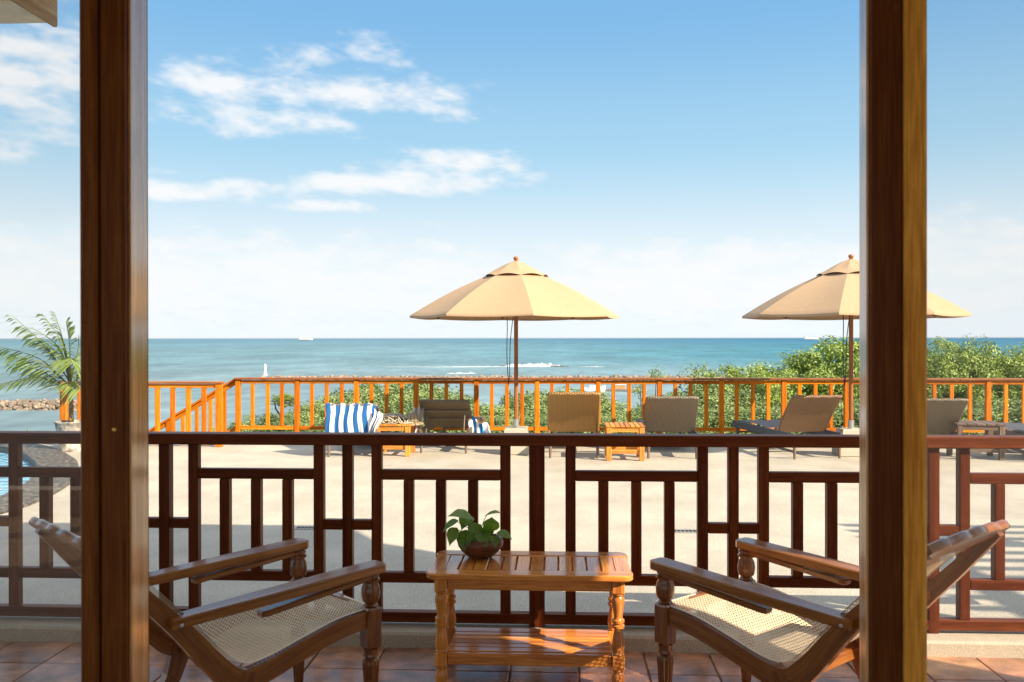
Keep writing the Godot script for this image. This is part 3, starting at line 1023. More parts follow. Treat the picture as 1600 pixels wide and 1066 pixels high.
# ------------------------------------------------------------------ fence at the patio's edge
func build_far_fence() -> void:
	var z := -13.6
	var g := thing("patio_fence", "long orange wooden fence along the sea side of the patio, behind the loungers", "fence", Vector3(0, 0, z))
	var posts := []
	for k in 11: posts.append(-4.952 + 0.9237 * k)
	posts += [5.295, 6.338, 7.38, 8.43, 9.47]
	part(g, "hand_rail", bar(Vector3(-5.0, 0.876, 0), Vector3(9.6, 0.876, 0), 0.12, 0.034, 0.006), M.pole1)
	for i in posts.size():
		part(g, "post", bar(Vector3(posts[i], -0.1, 0), Vector3(posts[i], 0.858, 0), 0.072, 0.072), M["fence" + str(i % 3)])
		if i == posts.size() - 1: continue
		var a: float = posts[i] + 0.037
		var b: float = posts[i + 1] - 0.037
		part(g, "upper_rail", bar(Vector3(a, 0.826, 0), Vector3(b, 0.826, 0), 0.045, 0.05), M["fence" + str(rng.randi() % 3)])
		part(g, "lower_rail", bar(Vector3(a, 0.118, 0), Vector3(b, 0.118, 0), 0.045, 0.055), M["fence" + str(rng.randi() % 3)])
		for k in 3:
			var x := lerpf(posts[i], posts[i + 1], (k + 1) / 4.0) + rng.randf_range(-0.006, 0.006)
			part(g, "baluster", bar(Vector3(x, 0.146, 0), Vector3(x, 0.80, 0), 0.055, 0.04), M["fence" + str(rng.randi() % 3)])
	# short fence at the left, nearer
	g = thing("pool_fence", "short orange wooden fence between the potted palm and the stairs", "fence", Vector3(0, 0, -12.12))
	part(g, "hand_rail", bar(Vector3(-6.97, 0.888, 0), Vector3(-4.62, 0.888, 0), 0.11, 0.032, 0.006), M.pole0)
	for x in [-6.88, -5.76, -4.68]:
		part(g, "post", bar(Vector3(x, -0.1, 0), Vector3(x, 0.871, 0), 0.085, 0.08), M.fence0)
	part(g, "upper_rail", bar(Vector3(-6.83, 0.84, 0), Vector3(-5.81, 0.84, 0), 0.045, 0.05), M.fence2)
	part(g, "upper_rail", bar(Vector3(-5.71, 0.84, 0), Vector3(-4.73, 0.84, 0), 0.045, 0.05), M.fence2)
	part(g, "lower_rail", bar(Vector3(-6.83, 0.1, 0), Vector3(-5.81, 0.1, 0), 0.045, 0.05), M.fence0)
	part(g, "lower_rail", bar(Vector3(-5.71, 0.1, 0), Vector3(-4.73, 0.1, 0), 0.045, 0.05), M.fence0)
	for x in [-6.655, -6.43, -6.2, -5.98, -5.55, -5.335, -5.113, -4.893]:
		part(g, "baluster", bar(Vector3(x, 0.127, 0), Vector3(x, 0.814, 0), 0.062, 0.042), M["fence" + str(rng.randi() % 3)])
	# sloping banister beside the steps
	g = thing("stair_banister", "sloping orange banister that runs down beside the steps at the left end of the fence", "banister", Vector3(0, 0, -13.66))
	var sl := func(x: float) -> float: return 0.872 - (-4.99 - x) * 0.59
	part(g, "hand_rail", bar(Vector3(-4.99, 0.876, 0), Vector3(-6.9, sl.call(-6.9), 0), 0.1, 0.034, 0.006), M.fence1)
	part(g, "upper_rail", bar(Vector3(-4.99, 0.82, 0), Vector3(-6.9, sl.call(-6.9) - 0.056, 0), 0.045, 0.05), M.fence0)
	part(g, "lower_rail", bar(Vector3(-4.99, 0.12, 0), Vector3(-6.9, sl.call(-6.9) - 0.756, 0), 0.045, 0.05), M.fence0)
	for x in [-5.19, -5.41, -5.63, -5.85, -6.30, -6.52, -6.74]:
		part(g, "baluster", bar(Vector3(x, sl.call(x) - 0.72, 0), Vector3(x, sl.call(x) - 0.07, 0), 0.055, 0.04), M["fence" + str(rng.randi() % 3)])
	for x in [-6.075, -6.86]:
		part(g, "post", bar(Vector3(x, sl.call(x) - 1.0, 0), Vector3(x, sl.call(x) - 0.02, 0.0), 0.075, 0.075), M.fence1)

# ------------------------------------------------------------------ umbrellas
func build_umbrellas() -> void:
	for k in 2:
		var at: Vector3 = [Vector3(-0.555, 0, -11.6), Vector3(3.71, 0, -11.6)][k]
		var bs := thing("umbrella_base", ["pale concrete umbrella base near the centre of the patio", "pale concrete umbrella base beside the right-hand brown lounger"][k], "umbrella base", at, 0, "concrete umbrella bases")
		var mb := MB.new()
		var ring := func(h: float, y: float) -> Array: return [Vector3(-h, y, -h), Vector3(h, y, -h), Vector3(h, y, h), Vector3(-h, y, h)]
		var lv := [ring.call(0.178, 0.0), ring.call(0.187, 0.012), ring.call(0.184, 0.07), ring.call(0.142, 0.325), ring.call(0.130, 0.338)]
		for i in 4:
			for e in 4:
				var f := (e + 1) % 4
				mb.face([lv[i][e], lv[i][f], lv[i + 1][f], lv[i + 1][e]], (lv[i][e] + lv[i][f]) * Vector3(1, 0, 1), [Vector2(), Vector2(1, 0), Vector2(1, 1), Vector2(0, 1)])
		mb.face(lv[4], Vector3.UP, [Vector2(), Vector2(1, 0), Vector2(1, 1), Vector2(0, 1)])
		part(bs, "block", mb, M.base)
		mb = MB.new()
		mb.lathe([Vector2(0.038, 0.33), Vector2(0.038, 0.43), Vector2(0.042, 0.432), Vector2(0.042, 0.445), Vector2(0.036, 0.447)], 20)
		part(bs, "socket", mb, M.steel)
		var u := thing("patio_umbrella", ["open beige market umbrella in the middle, on a slim wooden pole", "open beige market umbrella at the right, partly hidden by the door post"][k], "umbrella", at, 0, "beige market umbrellas")
		mb = MB.new()
		mb.lathe([Vector2(0.027, 0.36), Vector2(0.027, 2.46)], 20)
		part(u, "pole", mb, M.pole0)
		mb = MB.new()
		mb.lathe([Vector2(0.03, 2.478), Vector2(0.034, 2.49), Vector2(0.02, 2.50), Vector2(0.032, 2.52), Vector2(0.034, 2.535), Vector2(0.024, 2.55), Vector2(0.001, 2.556)], 20)
		part(u, "finial", mb, M.pole2)
		var turn := [3.0 + 8.0, 3.0 + 19.0][k] as float
		var dir := func(a: float) -> Vector3: return Vector3(sin(deg_to_rad(a)), 0, cos(deg_to_rad(a)))
		for i in 8:
			var a0 := turn + 45.0 * i
			var grid := []
			for r in 13:
				var row := []
				var fr := r / 12.0
				var rad := lerpf(0.27, 1.372, fr)
				var y := lerpf(2.345, 1.782, fr) + 0.035 * sin(PI * fr)
				for s in 11:
					var fs := s / 10.0
					var q: Vector3 = dir.call(a0).lerp(dir.call(a0 + 45.0), fs)
					var sag := sin(PI * fs)
					row.append(q * (rad - 0.02 * sag * fr) + Vector3(0, y - 0.018 * sag * sin(PI * minf(1.0, fr * 0.75)), 0))
				grid.append(row)
			# hem that hangs a little
			var hem := []
			for s in 11:
				hem.append(grid[12][s] + Vector3(0, -0.028, 0) - (grid[12][s] * Vector3(1, 0, 1)).normalized() * 0.004)
			grid.append(hem)
			mb = MB.new()
			mb.sheet(grid)
			part(u, "canopy_panel", mb, M.canvas)
			var rib := MB.new()
			var d: Vector3 = dir.call(a0)
			rib.tube([d * 0.05 + Vector3(0, 2.40, 0), d * 0.7 + Vector3(0, 2.125, 0), d * 1.36 + Vector3(0, 1.762, 0)], [0.011, 0.011, 0.009], 6)
			part(u, "rib", rib, M.pole1)
			var st := MB.new()
			st.tube([d * 0.05 + Vector3(0, 1.86, 0), d * 0.72 + Vector3(0, 2.10, 0)], [0.009, 0.009], 6)
			part(u, "strut", st, M.pole1)
		mb = MB.new()
		var grid := []
		for r in 9:
			var fr := r / 8.0
			var row := []
			for s in 65:
				var a := turn + 360.0 * s / 64.0
				var fs := fposmod(s / 8.0, 1.0)
				var scal := sin(PI * fs)
				var rad := lerpf(0.03, 0.425, fr) * (1.0 - 0.055 * scal * fr)
				var y := 2.49 - 0.205 * pow(fr, 1.25) + 0.026 * scal * maxf(0.0, fr - 0.6) / 0.4 - 0.012 * scal * sin(PI * fr)
				row.append(dir.call(a) * rad + Vector3(0, y, 0))
			grid.append(row)
		mb.sheet(grid)
		part(u, "vent_cap", mb, M.canvas)
		mb = MB.new()
		mb.lathe([Vector2(0.028, 1.82), Vector2(0.055, 1.825), Vector2(0.055, 1.885), Vector2(0.028, 1.89)], 16)
		part(u, "hub", mb, M.pole1)
		mb = MB.new()
		var cp := []
		var cr := []
		for i in 25:
			var f := i / 24.0
			var x := -0.13 + 0.02 * sin(f * 9.0)
			var y := lerpf(1.95, 0.93, f * 2.0) if f < 0.5 else lerpf(0.93, 1.86, (f - 0.5) * 2.0)
			var xx := lerpf(-0.125, -0.10, f * 2.0) if f < 0.5 else lerpf(-0.10, -0.035, (f - 0.5) * 2.0)
			y -= 0.05 * maxf(0.0, 1.0 - absf(f - 0.5) * 8.0)
			cp.append(Vector3(xx + 0.008 * sin(f * 14.0), y, 0.05))
			cr.append(0.0055)
		mb.tube(smooth_line(cp, 2), range(49).map(func(_i): return 0.0055), 6)
		part(u, "cord", mb, M.black_cord)

# ------------------------------------------------------------------ loungers and small tables
func make_lounger(at: Vector3, turn: float, tilt: float, mats: Array, label: String) -> Node3D:
	var g := thing("sun_lounger", label, "sun lounger", at, turn, "wicker sun loungers on the patio")
	var w := 0.62
	var hinge := Vector3(0, 0.30, -0.05 - 0.62 * cos(deg_to_rad(tilt)))
	var len := 0.62
	var a := deg_to_rad(tilt)
	var dirv := Vector3(0, sin(a), cos(a))
	var nrm := Vector3(0, cos(a), -sin(a))
	var back := MB.new()
	var rows := []
	for i in 13:
		var f := i / 12.0
		var row := []
		for s in 9:
			var x := lerpf(-w / 2.0, w / 2.0, s / 8.0)
			row.append(hinge + dirv * len * f + Vector3(x, 0, 0) + nrm * (0.02 + 0.02 * sin(PI * f)))
		rows.append(row)
	var under := []
	for i in 13:
		var row := []
		for s in 9: row.append(rows[i][8 - s] - nrm * 0.035)
		under.append(row)
	back.sheet(rows)
	back.sheet(under)
	part(g, "backrest", back, M[mats[0]])
	var rim := MB.new()
	var edge := []
	var er := []
	for i in 13:
		edge.append(rows[i][0] - nrm * 0.017); er.append(0.021)
	for s in range(1, 9):
		edge.append(rows[12][s] - nrm * 0.017 + Vector3(0, 0.006 * (s % 2), 0)); er.append(0.021)
	for i in range(11, -1, -1):
		edge.append(rows[i][8] - nrm * 0.017); er.append(0.021)
	rim.tube(edge, er, 8)
	part(g, "backrest_rim", rim, M[mats[0]])
	for k in (2 if mats[0] == "wicker_dark" else 0):
		var y := [0.36, 0.68][k] as float
		var q := hinge + dirv * len * y - nrm * 0.022
		var rb := MB.new()
		rb.tube([q + Vector3(-w / 2.0, 0, 0), q + Vector3(w / 2.0, 0, 0)], [0.011, 0.011], 6)
		part(g, "backrest_bar", rb, M.frame_brown)
	var seat := MB.new()
	rows = []
	for i in 15:
		var f := i / 14.0
		var row := []
		for s in 9:
			var x := lerpf(-w / 2.0, w / 2.0, s / 8.0)
			row.append(Vector3(x, 0.318 + 0.012 * sin(PI * f) - 0.05 * pow(maxf(0.0, f - 0.85) / 0.15, 2.0), lerpf(-0.75, -1.96, f)))
		rows.append(row)
	var flip := []
	for r in rows:
		var rr: Array = r.duplicate()
		rr.reverse()
		flip.append(rr)
	seat.sheet(flip)
	part(g, "seat", seat, M[mats[1]])
	for s in [-1.0, 1.0]:
		var sk := MB.new()
		sk.off = Vector2(rng.randf(), 0)
		sk.box(T3(Vector3(s * (w / 2.0 + 0.006), 0.265, -1.0)), Vector3(0.03, 0.10, 1.92), 0.01)
		part(g, "side_rail", sk, M[mats[1]])
		for z in [-0.06, -1.86]:
			var lg := MB.new()
			lg.tube([Vector3(s * (w / 2.0 - 0.02), 0.24, z), Vector3(s * (w / 2.0 - 0.015), 0.0, z + 0.01)], [0.024, 0.015], 10)
			part(g, "leg", lg, M.frame_brown)
		if mats[0] != "wicker_dark":
			continue
		var pr := MB.new()
		var q := hinge + dirv * len * 0.58 - nrm * 0.03 + Vector3(s * (w / 2.0 - 0.06), 0, 0)
		pr.tube([q, Vector3(q.x, 0.23, q.z + 0.10)], [0.009, 0.009], 6)
		part(g, "prop", pr, M.steel if tilt < 35.0 else M.frame_brown)
	for z in [-0.07, -1.85]:
		var cb := MB.new()
		cb.tube([Vector3(-w / 2.0 + 0.02, 0.155, z), Vector3(w / 2.0 - 0.02, 0.155, z)], [0.013, 0.013], 8)
		part(g, "cross_bar", cb, M.frame_brown)
	return g

func make_slat_table(at: Vector3, turn: float, wood: String, label: String, h := 0.43, w := 0.5) -> Node3D:
	var g := thing("slatted_side_table", label, "side table", at, turn, "small slatted side tables between the loungers")
	var d := 0.46
	if wood == "slat":
		for i in 8:
			var x := lerpf(-w / 2.0 + 0.03, w / 2.0 - 0.03, i / 7.0)
			part(g, "slat", bar(Vector3(x, h - 0.011, -d / 2.0), Vector3(x, h - 0.011, d / 2.0), 0.052, 0.02), M[wood + str(rng.randi() % 3)])
	else:
		for i in 5:
			var x := lerpf(-w / 2.0 + 0.052, w / 2.0 - 0.052, i / 4.0)
			part(g, "slat", bar(Vector3(x, h - 0.011, -d / 2.0), Vector3(x, h - 0.011, d / 2.0), 0.104, 0.024), M[wood + str(i % 3)])
	for s in [-1.0, 1.0]:
		part(g, "apron", bar(Vector3(-w / 2.0 + 0.03, h - 0.052, s * (d / 2.0 - 0.03)), Vector3(w / 2.0 - 0.03, h - 0.052, s * (d / 2.0 - 0.03)), 0.024, 0.058), M[wood + "0"])
		part(g, "apron", bar(Vector3(s * (w / 2.0 - 0.035), h - 0.052, -d / 2.0 + 0.05), Vector3(s * (w / 2.0 - 0.035), h - 0.052, d / 2.0 - 0.05), 0.024, 0.058), M[wood + "2"])
		part(g, "stretcher", bar(Vector3(-w / 2.0 + 0.06, 0.11, s * (d / 2.0 - 0.04)), Vector3(w / 2.0 - 0.06, 0.11, s * (d / 2.0 - 0.04)), 0.024, 0.05), M[wood + "0"])
		part(g, "stretcher", bar(Vector3(s * (w / 2.0 - 0.045), 0.16, -d / 2.0 + 0.06), Vector3(s * (w / 2.0 - 0.045), 0.16, d / 2.0 - 0.06), 0.024, 0.045), M[wood + "2"])
		for z in [-1.0, 1.0]:
			part(g, "leg", bar(Vector3(s * (w / 2.0 - 0.04), 0, z * (d / 2.0 - 0.035)), Vector3(s * (w / 2.0 - 0.04), h - 0.022, z * (d / 2.0 - 0.035)), 0.062, 0.055), M[wood + str(rng.randi() % 3)])
	return g

func cloth(called: String, label: String, category: String, at: Vector3, turn: float, f: Callable, na: int, nb: int, colours: Array, group := "") -> void:
	# f(a, b) gives a point; colours change along a
	var mb := MB.new()
	var pts := []
	for i in na + 1:
		var row := []
		for j in nb + 1:
			row.append(f.call(float(i) / na, float(j) / nb))
		pts.append(row)
	mb.sheet(pts)
	var k := 0
	for i in na:
		for j in nb:
			for e in 6:
				mb.c[k] = colours[int(floor(float(i) / na * colours.size()))]
				k += 1
	var o := part(self, called, mb, M.towel, at)
	o.rotation.y = deg_to_rad(turn)
	tag(o, label, category, group)

func build_loungers() -> void:
	var tan := ["wicker_tan", "wicker_tan"]
	var gry := ["wicker_grey", "wicker_blue"]
	make_lounger(Vector3(-2.60, 0, -11.10), 2.0, 34.0, gry, "dark wicker lounger under a blue and white striped towel")
	make_lounger(Vector3(-1.50, 0, -11.52), -2.0, 37.0, ["wicker_dark", "wicker_dark"], "low dark wicker lounger between the heaped side table and the central umbrella")
	make_lounger(Vector3(0.185, 0, -11.10), 0.0, 53.0, tan, "golden tan wicker lounger right of the central umbrella")
	make_lounger(Vector3(1.40, 0, -11.12), -1.5, 46.0, ["wicker_grey", "wicker_blue"], "grey brown wicker lounger right of the slatted orange side table")
	make_lounger(Vector3(3.19, 0, -11.18), 11.0, 48.0, ["wicker_brown", "wicker_blue"], "brown wicker lounger turned aslant, beside the umbrella at the right")
	make_lounger(Vector3(4.62, 0, -11.08), -4.0, 44.0, gry, "grey wicker lounger right of the right-hand door post, beside the dark table")
	make_lounger(Vector3(5.90, 0, -10.9), -10.0, 4.0, ["wicker_blue", "wicker_blue"], "blue grey wicker lounger lying flat at the right edge of the photo")
	make_slat_table(Vector3(-2.10, 0, -11.42), 0.0, "slat", "orange slatted side table heaped with a tangled net and a hat", 0.405, 0.46)
	make_slat_table(Vector3(0.805, 0, -11.14), 0.0, "slat", "orange slatted side table standing empty between two brown loungers", 0.43, 0.48)
	make_slat_table(Vector3(5.18, 0, -11.45), -6.0, "greywood", "dark grey brown side table beside the grey lounger at the right edge", 0.44, 0.56)
	# striped towel over the first lounger's back
	var blue := Color(0.010, 0.10, 0.30)
	var white := Color(0.78, 0.76, 0.76)
	var cols := []
	for i in 11: cols.append(white if i % 2 else blue)
	cloth("striped_towel", "blue and white striped beach towel draped over the back of a lounger", "towel", Vector3(-2.61, 0.0, -11.17), 2.0, func(a: float, b: float) -> Vector3:
		var x := lerpf(-0.33, 0.335, a)
		var y: float
		var z: float
		if b < 0.3:      # over the front of the back
			var q := b / 0.3
			y = lerpf(0.52, 0.678, q)
			z = lerpf(-0.27, 0.03, q)
		else:
			var q := (b - 0.3) / 0.7
			y = 0.678 - 0.41 * q - 0.012 * sin(q * 9.0) + 0.05 * a * q
			z = 0.03 + 0.10 * sin(q * PI * 0.5) + 0.012 * sin(a * 19.0) * q + 0.006 * sin(a * 43.0 + q * 3.0)
			x += 0.012 * sin(q * 5.0 + a * 4.0) + 0.06 * q * (1.0 - a) * 0.6
		return Vector3(x, y + 0.008 * sin(a * 25.0), z), 66, 26, cols)
	cloth("striped_towel", "end of a striped towel hanging in folds between lounger and heaped table", "towel", Vector3(-2.28, 0.0, -11.14), 0.0, func(a: float, b: float) -> Vector3:
		var x := lerpf(-0.02, 0.085, a) * (1.0 - 0.3 * b) - 0.05 * b + 0.012 * sin(b * 7.0)
		var y := 0.63 - 0.36 * b - 0.10 * a * (1.0 - b) - 0.02 * sin(a * 6.0)
		var z := 0.07 + 0.035 * sin(a * 17.0 + b * 3.0) * (0.3 + b) + 0.06 * sin(b * 2.6)
		return Vector3(x, y, z), 40, 18, [white, blue, white, Color(0.55, 0.50, 0.46), white])
	cloth("folded_towel", "crumpled blue and white towel hanging off the seat beside the low lounger", "towel", Vector3(-1.10, 0.0, -11.95), 0.0, func(a: float, b: float) -> Vector3:
		var x := lerpf(-0.12, 0.17, a) + 0.05 * b
		var y := 0.47 - 0.30 * b - 0.16 * a * (1.0 - 0.6 * b) + 0.03 * sin(a * 9.0)
		var z := 0.05 * sin(a * 13.0 + b * 4.0) + 0.10 * b
		return Vector3(x, y, z), 40, 20, [white, Color(0.03, 0.22, 0.55), white, Color(0.03, 0.22, 0.55), white, white])
	cloth("beige_cloth", "pale beige cloth hanging down the left side of the low lounger", "cloth", Vector3(-1.86, 0.0, -11.62), 0.0, func(a: float, b: float) -> Vector3:
		var x := lerpf(-0.05, 0.09, a) - 0.05 * b
		var y := 0.60 - 0.42 * b - 0.03 * sin(a * 7.0)
		var z := 0.03 * sin(a * 14.0) + 0.06 * b - 0.10 * (1.0 - b)
		return Vector3(x, y, z), 20, 16, [Color(0.50, 0.44, 0.40), Color(0.46, 0.40, 0.36)])
	# a tangled net bag on the first table
	var mb := MB.new()
	for k in 70:
		var pts := []
		var c0 := Vector3(rng.randf_range(-0.19, 0.19), 0, rng.randf_range(-0.10, 0.10))
		var ph := rng.randf() * TAU
		var cl := rng.randf()
		for i in 12:
			var f := i / 11.0
			ph += rng.randf_range(0.25, 0.85)
			var r := 0.05 + 0.03 * sin(f * 5.0 + k)
			var q := c0 + Vector3(cos(ph) * r * 1.3, 0, sin(ph) * r)
			var top := 0.125 * sqrt(maxf(0.02, 1.0 - pow(q.x / 0.25, 2.0) - pow(q.z / 0.17, 2.0)))
			q.y = clampf(top * (0.55 + 0.45 * sin(ph * 1.7 + k)), 0.008, 0.16)
			pts.append(q)
		mb.tint = Color(0.50, 0.44, 0.33).lerp([Color(0.20, 0.19, 0.13), Color(0.62, 0.56, 0.44), Color(0.30, 0.27, 0.21)][k % 3], cl)
		var sm := smooth_line(pts, 2)
		mb.tube(sm, sm.map(func(_p): return 0.0065), 5)
	tag(part(self, "net_bag", mb, M.net, Vector3(-2.12, 0.405, -11.42)), "tangled heap of pale netting on the orange side table", "net")
	var hat := thing("sun_hat", "pale straw sun hat lying beside the tangled netting", "hat", Vector3(-1.90, 0.425, -11.46))
	hat.rotation_degrees = Vector3(8, 0, -6)
	mb = MB.new()
	mb.lathe([Vector2(0.098, 0.0), Vector2(0.095, 0.05), Vector2(0.08, 0.09), Vector2(0.05, 0.108), Vector2(0.001, 0.113)], 28)
	part(hat, "hat_dome", mb, M.straw)
	mb = MB.new()
	mb.lathe([Vector2(0.165, -0.014), Vector2(0.135, 0.0), Vector2(0.097, 0.004)], 28)
	part(hat, "brim", mb, M.straw)
	mb = MB.new()
	mb.lathe([Vector2(0.100, 0.004), Vector2(0.099, 0.026)], 28)
	part(hat, "band", mb, M.frame_brown)

# ------------------------------------------------------------------ planter's chairs
func chair_profile() -> Array:
	# side rail, (distance back from the front leg, height)
	return smooth_line([Vector2(0.0, 0.410), Vector2(0.14, 0.396), Vector2(0.30, 0.358), Vector2(0.44, 0.320), Vector2(0.545, 0.310), Vector2(0.63, 0.385), Vector2(0.74, 0.522), Vector2(0.86, 0.652), Vector2(0.94, 0.742), Vector2(1.015, 0.828)], 3)

func make_chair(at: Vector3, turn: float, label: String, drops: Array) -> Node3D:
	var g := thing("planter_chair", label, "armchair", at, turn, "cane planter chairs on the terrace")
	var hw := 0.265
	var prof := chair_profile()
	for s in [-1.0, 1.0]:
		var nm := "side_rail"
		var mb := MB.new()
		mb.off = Vector2(rng.randf() * 5.0, rng.randf())
		var pts := []
		var hs := []
		for i in prof.size():
			pts.append(Vector3(s * hw, prof[i].y, prof[i].x))
			var f := float(i) / prof.size()
			hs.append(0.066 + 0.016 * exp(-pow((f - 0.44) / 0.13, 2.0)) - 0.085 * maxf(0.0, f - 0.6))
		mb.sweep(pts, Vector3.RIGHT, 0.036, hs)
		part(g, nm, mb, M.chair0)
		# front leg: turned neck, square block, fluted taper
		mb = MB.new()
		mb.off = Vector2(rng.randf() * 5.0, rng.randf())
		mb.lathe([Vector2(0.024, 0.452), Vector2(0.030, 0.456), Vector2(0.022, 0.466), Vector2(0.033, 0.476), Vector2(0.036, 0.492), Vector2(0.037, 0.508), Vector2(0.034, 0.530), Vector2(0.026, 0.545), Vector2(0.027, 0.549), Vector2(0.036, 0.552), Vector2(0.036, 0.560), Vector2(0.028, 0.563), Vector2(0.028, 0.567), Vector2(0.033, 0.570), Vector2(0.033, 0.576), Vector2(0.026, 0.582)], 28, T3(Vector3(s * hw, 0, -0.01)))
		mb.box(T3(Vector3(s * hw, 0.372, -0.01)), Vector3(0.066, 0.160, 0.066), 0.008)
		mb.lathe([Vector2(0.018, 0.0), Vector2(0.020, 0.02), Vector2(0.030, 0.19), Vector2(0.033, 0.232), Vector2(0.030, 0.246), Vector2(0.022, 0.252), Vector2(0.030, 0.262), Vector2(0.026, 0.274), Vector2(0.030, 0.293)], 48, T3(Vector3(s * hw, 0, -0.01)), 12, 0.16, 1, 4)
		part(g, "front_leg", mb, M.chair1)
		# rear leg, splayed backwards
		mb = MB.new()
		mb.sweep([Vector3(s * (hw - 0.003), 0.335, 0.50), Vector3(s * hw, 0.19, 0.545), Vector3(s * hw, 0.0, 0.645)], Vector3.RIGHT, 0.042, [0.085, 0.06, 0.045])
		part(g, "rear_leg", mb, M.chair1)
		# arm
		mb = MB.new()
		mb.off = Vector2(rng.randf() * 5.0, rng.randf())
		var arm := PackedVector2Array([Vector2(-0.030, -0.052), Vector2(0.030, -0.052), Vector2(0.044, -0.036), Vector2(0.046, 0.10), Vector2(0.043, 0.45), Vector2(0.034, 0.795), Vector2(-0.034, 0.795), Vector2(-0.043, 0.45), Vector2(-0.046, 0.10), Vector2(-0.044, -0.036)])
		var ab := Basis.from_euler(Vector3(PI / 2.0 + 0.045, 0, 0))
		mb.prism(arm, 0.036, Transform3D(ab, Vector3(s * (hw + 0.012), 0.602, 0.0)), 0.005, true)
		part(g, "arm", mb, M.chair2)
		# swing-out foot rest folded under the arm
		mb = MB.new()
		mb.off = Vector2(rng.randf() * 5.0, rng.randf())
		var ext := PackedVector2Array([Vector2(-0.028, -0.03), Vector2(0.028, -0.03), Vector2(0.026, 0.40), Vector2(0.018, 0.425), Vector2(-0.018, 0.425), Vector2(-0.026, 0.40)])
		mb.prism(ext, 0.022, Transform3D(Basis.from_euler(Vector3(PI / 2.0 + (drops[0] if s < 0 else drops[1]), -s * 0.03, 0)), Vector3(s * (hw + 0.010), 0.570, 0.04)), 0.004, true)
		part(g, "foot_rest", mb, M.chair0)
		mb = MB.new()
		mb.lathe([Vector2(0.007, 0.0), Vector2(0.006, 0.003), Vector2(0.0003, 0.005)], 12, Transform3D(Basis.from_euler(Vector3(0, 0, -s * PI / 2.0)), Vector3(s * (hw + 0.047), 0.562, 0.765)))
		part(g, "arm_bolt", mb, M.steel)
	var mb := MB.new()
	var rp := []
	for i in 9:
		var f := i / 8.0
		rp.append(Vector3(lerpf(-hw + 0.034, hw - 0.034, f), 0.414 + 0.012 * sin(PI * f), -0.012))
	mb.sweep(rp, Vector3(0, 0, 1), 0.035, range(9).map(func(_i): return 0.05))
	part(g, "front_rail", mb, M.chair0)
	mb = MB.new()
	mb.box(T3(Vector3(0, 0.288, 0.505)), Vector3(hw * 2.0 - 0.036, 0.045, 0.03), 0.004)
	part(g, "rear_rail", mb, M.chair0)
	# scalloped crest
	mb = MB.new()
	var crest := PackedVector2Array()
	crest.append(Vector2(-hw - 0.022, -0.06)); 
	crest.append(Vector2(hw + 0.022, -0.06))
	for i in 33:
		var f := i / 32.0
		var x := lerpf(hw + 0.022, -hw - 0.022, f)
		crest.append(Vector2(x, 0.024 + 0.026 * sin(PI * f) + 0.010 * absf(sin(PI * f * 5.0))))
	mb.prism(crest, 0.030, Transform3D(Basis.from_euler(Vector3(deg_to_rad(50.0), 0, 0)), Vector3(0, 0.842, 1.022)), 0.006)
	part(g, "crest_rail", mb, M.chair0)
	# woven cane, one sling from seat to back
	var line := smooth_line([Vector2(-0.02, 0.447), Vector2(0.14, 0.436), Vector2(0.30, 0.400), Vector2(0.43, 0.368), Vector2(0.52, 0.366), Vector2(0.60, 0.424), Vector2(0.71, 0.550), Vector2(0.835, 0.686), Vector2(0.925, 0.766), Vector2(0.99, 0.838)], 8)
	var lens := [0.0]
	for i in range(1, line.size()): lens.append(lens[i - 1] + (line[i] - line[i - 1]).length())
	var total: float = lens[-1]
	var wd := hw * 2.0 + 0.012
	var at_s := func(s: float) -> Array:
		var i := 0
		while i < line.size() - 2 and lens[i + 1] < s: i += 1
		var f: float = clampf((s - lens[i]) / (lens[i + 1] - lens[i]), 0.0, 1.0)
		var q: Vector2 = line[i].lerp(line[i + 1], f)
		var d: Vector2 = (line[mini(i + 2, line.size() - 1)] - line[maxi(i - 1, 0)]).normalized()
		return [q, Vector2(-d.y, d.x)]
	var cache := []
	for i in 400: cache.append(at_s.call(total * i / 399.0))
	var surf := func(x: float, s: float, up: float) -> Array:
		var e: Array = cache[clampi(int(round(s / total * 399.0)), 0, 399)]
		var u := x / (wd / 2.0)
		var sag := -0.022 * (1.0 - u * u) * sin(PI * clampf(s / total, 0.0, 1.0)) + up
		var q: Vector2 = e[0] + e[1] * sag
		return [Vector3(x, q.y, q.x), Vector3(0.0, e[1].y, e[1].x)]
	mb = MB.new()
	var pitch := 0.0152
	var strand := func(mb: MB, x0: float, s0: float, x1: float, s1: float, up: float, wide: float, step: float) -> void:
		var m := maxi(1, int(ceil(Vector2(x1 - x0, s1 - s0).length() / step)))
		var pp := []
		var nn := []
		for i in m + 1:
			var f := float(i) / m
			var r: Array = surf.call(lerpf(x0, x1, f), lerpf(s0, s1, f), up)
			pp.append(r[0]); nn.append(r[1])
		mb.tint = Color(1, 1, 1)
		mb.ribbon(pp, nn, wide)
	var ns := int(total / pitch)
	for i in ns + 1: strand.call(mb, -wd / 2.0, i * pitch, wd / 2.0, i * pitch, 0.0006, 0.0034, 0.09)
	var nw := int(wd / pitch)
	for i in nw + 1: strand.call(mb, -wd / 2.0 + i * pitch, 0.0, -wd / 2.0 + i * pitch, total, 0.0, 0.0034, 0.03)
